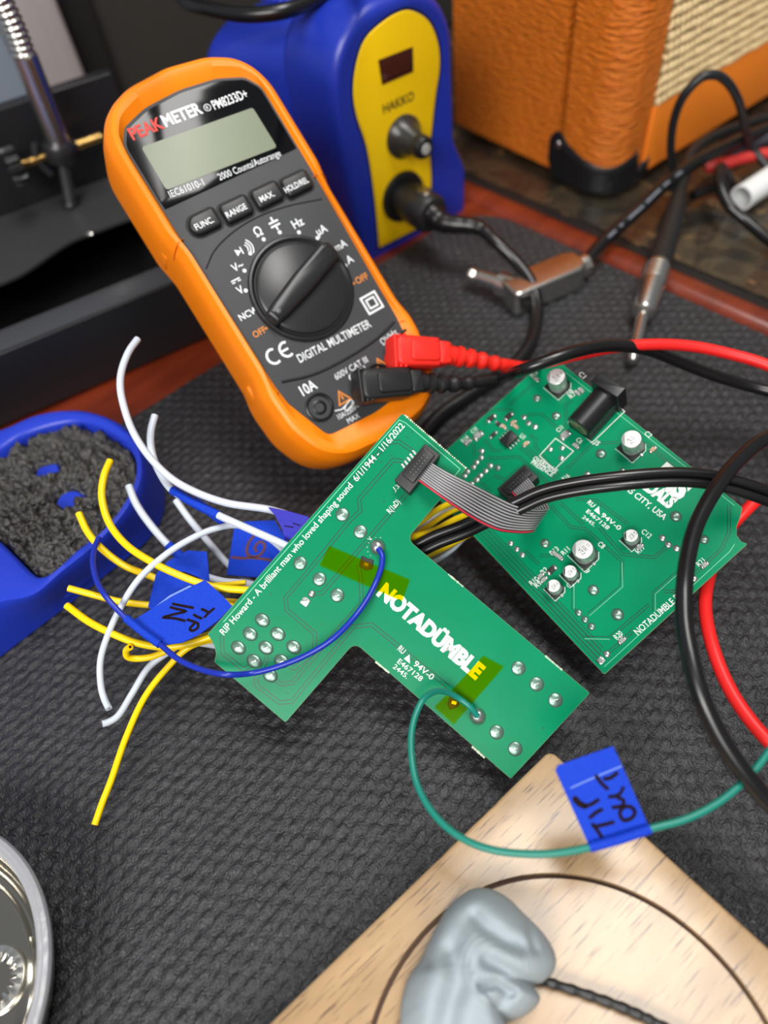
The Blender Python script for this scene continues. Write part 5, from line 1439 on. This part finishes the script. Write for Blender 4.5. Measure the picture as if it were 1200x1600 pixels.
# ------------------------------------------------------------------ jack plugs and background cables
def build_plugs():
    # right-angled plug
    a, b, c = at(729, 427, 9), at(806, 458, 9), at(905, 414, 10)
    f = Fr((a[0] * 0.0 + b[0], b[1], 9.0), (c - b) * [1, 1, 0])
    t = root('jack_plug_cable', f, 'chrome right-angled jack plug on a printed black cable, lying on the mat', 'audio cable')
    L = np.linalg.norm((c - b)[:2])
    body = rpoly([(-6, -9.5), (L - 6, -9.5), (L, -6.5), (L, 6.5), (L - 6, 9.5), (-6, 9.5)], [4, 3, 2, 2, 3, 4], 4)
    mk('plug_body', prism(body, -8.6, 7.0, 1.6, 3, 1.0), M_steel, t)
    sd = f.tol(a)[0]; d = nrm([sd[0] - 4, sd[1], 0]); o0 = np.array([4.0, 0, 0])
    Ls = np.linalg.norm(sd[:2] - o0[:2])
    mk('plug_sleeve', lathe([(7.4, 6), (7.4, 15), (5.6, 16), (4.4, 16.4), (4.4, Ls - 9), (4.0, Ls - 8.6), (4.0, Ls - 7.6), (4.4, Ls - 7.2)], 24, o0, d), M_steel, t)
    mk('plug_tip', lathe([(3.4, Ls - 7.4), (4.3, Ls - 6), (4.5, Ls - 3), (3.0, Ls - 0.6), (0.3, Ls)], 20, o0, d), M_steel, t)
    mk('cable_nut', lathe([(6.2, L - 2), (6.6, L), (6.6, L + 5), (5, L + 7)], 24, (0, 0, -0.6), (1, 0, 0)), M_steel, t)
    path = cr([f.w(L + 4, 0, -0.6), at(935, 386, 10), at(960, 362, 12), at(1000, 326, 16), at(1040, 288, 20), at(1085, 255, 22), at(1140, 227, 20), at(1205, 200, 16), at(1290, 180, 9), at(1420, 180, 4), at(1540, 195, 4)], 9)
    mk('cable', tube(path, 4.1, 16), M_cable, t, fr=f, space='w')
    # faint white print along the cable
    g = G(); rng = random.Random(3); m = len(path)
    for i in range(12, 40):
        p = path[i]; q = path[i + 1]
        if rng.random() < 0.35: continue
        tdir = nrm(q - p); n = nrm(np.cross(tdir, np.cross(nrm(CP - p), tdir))); s = np.cross(n, tdir)
        for kk in range(3):
            z = p + (q - p) * (kk * 0.3 + 0.05); w = (q - p) * 0.18
            k0 = len(g.v); e = n * 4.16
            g.add([z + e - s * 0.7, z + e + w - s * 0.7, z + e + w + s * 0.7, z + e + s * 0.7], [(0, 1, 2, 3)])
    mk('cable_print', g, pm('worn_white_print', (150, 156, 168), 0.5), t, fr=f, space='w', smooth=0)
    # straight plug
    a, b = at(987, 566, 6), at(1005, 487, 9); c = at(1029, 413, 12)
    f2 = Fr(b, c - b); t2 = root('jack_plug_cable', f2, 'straight chrome jack plug with long black boot pointing at the red test lead', 'audio cable')
    L = np.linalg.norm(c - b); e = f2.tol(a)[0]; d = nrm(e)
    mk('plug_body', lathe([(3.2, -3), (6.2, -1), (6.8, 1), (6.8, L * 0.5), (7.2, L * 0.55), (7.2, L - 2), (6.4, L)], 28, (0, 0, 0), (1, 0, 0)), M_steel, t2)
    for k in range(4):
        mk('grip_ring', lathe([(7.1, L * (0.6 + k * 0.09)), (7.6, L * (0.6 + k * 0.09) + 0.6), (7.1, L * (0.6 + k * 0.09) + 1.3)], 28, (0, 0, 0), (1, 0, 0)), M_steel, t2)
    Lt = np.linalg.norm(e)
    mk('plug_sleeve', lathe([(3.3, 0), (3.3, Lt - 9), (2.9, Lt - 8.6), (2.9, Lt - 7.8), (3.3, Lt - 7.4)], 20, (0, 0, 0), d), M_steel, t2)
    mk('plug_tip', lathe([(2.4, Lt - 7.6), (3.2, Lt - 6), (3.2, Lt - 3), (2.0, Lt - 0.6), (0.3, Lt)], 20, (0, 0, 0), d), M_steel, t2)
    p2 = cr([c - nrm(c - b) * 1.0, at(1040, 380, 13), at(1052, 340, 15), at(1062, 300, 16), at(1072, 268, 18), at(1080, 240, 20), at(1110, 215, 16), at(1200, 184, 9), at(1320, 160, 4), at(1460, 160, 4)], 9)
    n = len(p2); rr = np.full(n, 3.6); rr[:22] = np.linspace(7.4, 5.6, 22); rr[22:30] = np.linspace(5.6, 3.8, 8)
    mk('cable', tube(p2, rr, 16), pm('matt_black_boot', (26, 25, 25), 0.5), t2, fr=f2, space='w')
    def loose(name, label, pts, r, m, cat='cable'):
        path = cr([at(*q) for q in pts], 9); fr = Fr(path[0])
        return tag(mk(name, tube(path, r, 14), m, fr=fr, space='w'), label, cat)
    loose('thin_cable', 'thin black cable standing up in a loop before the amplifier', [(1050, 300, 4), (1052, 275, 12), (1048, 233, 34), (1054, 183, 58), (1071, 146, 74), (1096, 121, 82), (1117, 117, 82), (1137, 129, 74), (1154, 158, 58), (1163, 195, 36), (1175, 230, 14), (1200, 262, 4)], 2.6, pm('grey_black_cable', (34, 35, 38), 0.4))
    loose('red_cable', 'red ribbed cable end at the right edge below the amplifier', [(1102, 262, 5), (1130, 256, 7), (1165, 246, 8), (1205, 240, 8), (1270, 235, 6), (1380, 240, 4), (1500, 260, 4)], 4.0, pm('red_cable_sheath', (196, 48, 44), 0.5))
    loose('grey_cable', 'dark grey cable at the right edge above the red cable', [(1140, 248, 8), (1165, 228, 10), (1205, 214, 12), (1280, 200, 8), (1400, 205, 5), (1520, 225, 5)], 5.0, pm('dark_grey_cable', (52, 54, 62), 0.45))
    loose('black_cable', 'black cable drooping past the white roll at the right edge', [(1082, 306, 4), (1115, 292, 4), (1140, 290, 5), (1127, 262, 18), (1124, 285, 20), (1138, 320, 14), (1165, 345, 8), (1205, 378, 4), (1270, 420, 4), (1400, 480, 4), (1560, 520, 4)], 3.4, M_cable)
    loose('overhead_cable', 'black cable hanging in front of the blue station at the top edge', [(190, -190, 236), (222, -110, 190), (256, -38, 150), (285, -2, 140), (330, 14, 140), (385, 23, 140), (440, 18, 140), (492, -2, 140), (540, -44, 148), (590, -120, 190), (620, -200, 236)], 3.8, M_cable)
    # paper roll
    a, b = at(1160, 304, 10), at(1215, 268, 10); d = nrm(b - a)
    fr = Fr((a[0], a[1], -0.5), d)
    tag(mk('paper_roll', lathe([(7.7, 0), (8.0, 0.2), (8.0, 45), (6.8, 45), (6.6, 0), (7.7, 0)], 32, (0, 0, 8), (1, 0, 0), caps=False), pm('white_paper', (222, 224, 224), 0.7), fr=fr), 'short white paper roll lying on the glass inlay at right edge', 'paper roll')
build_plugs()
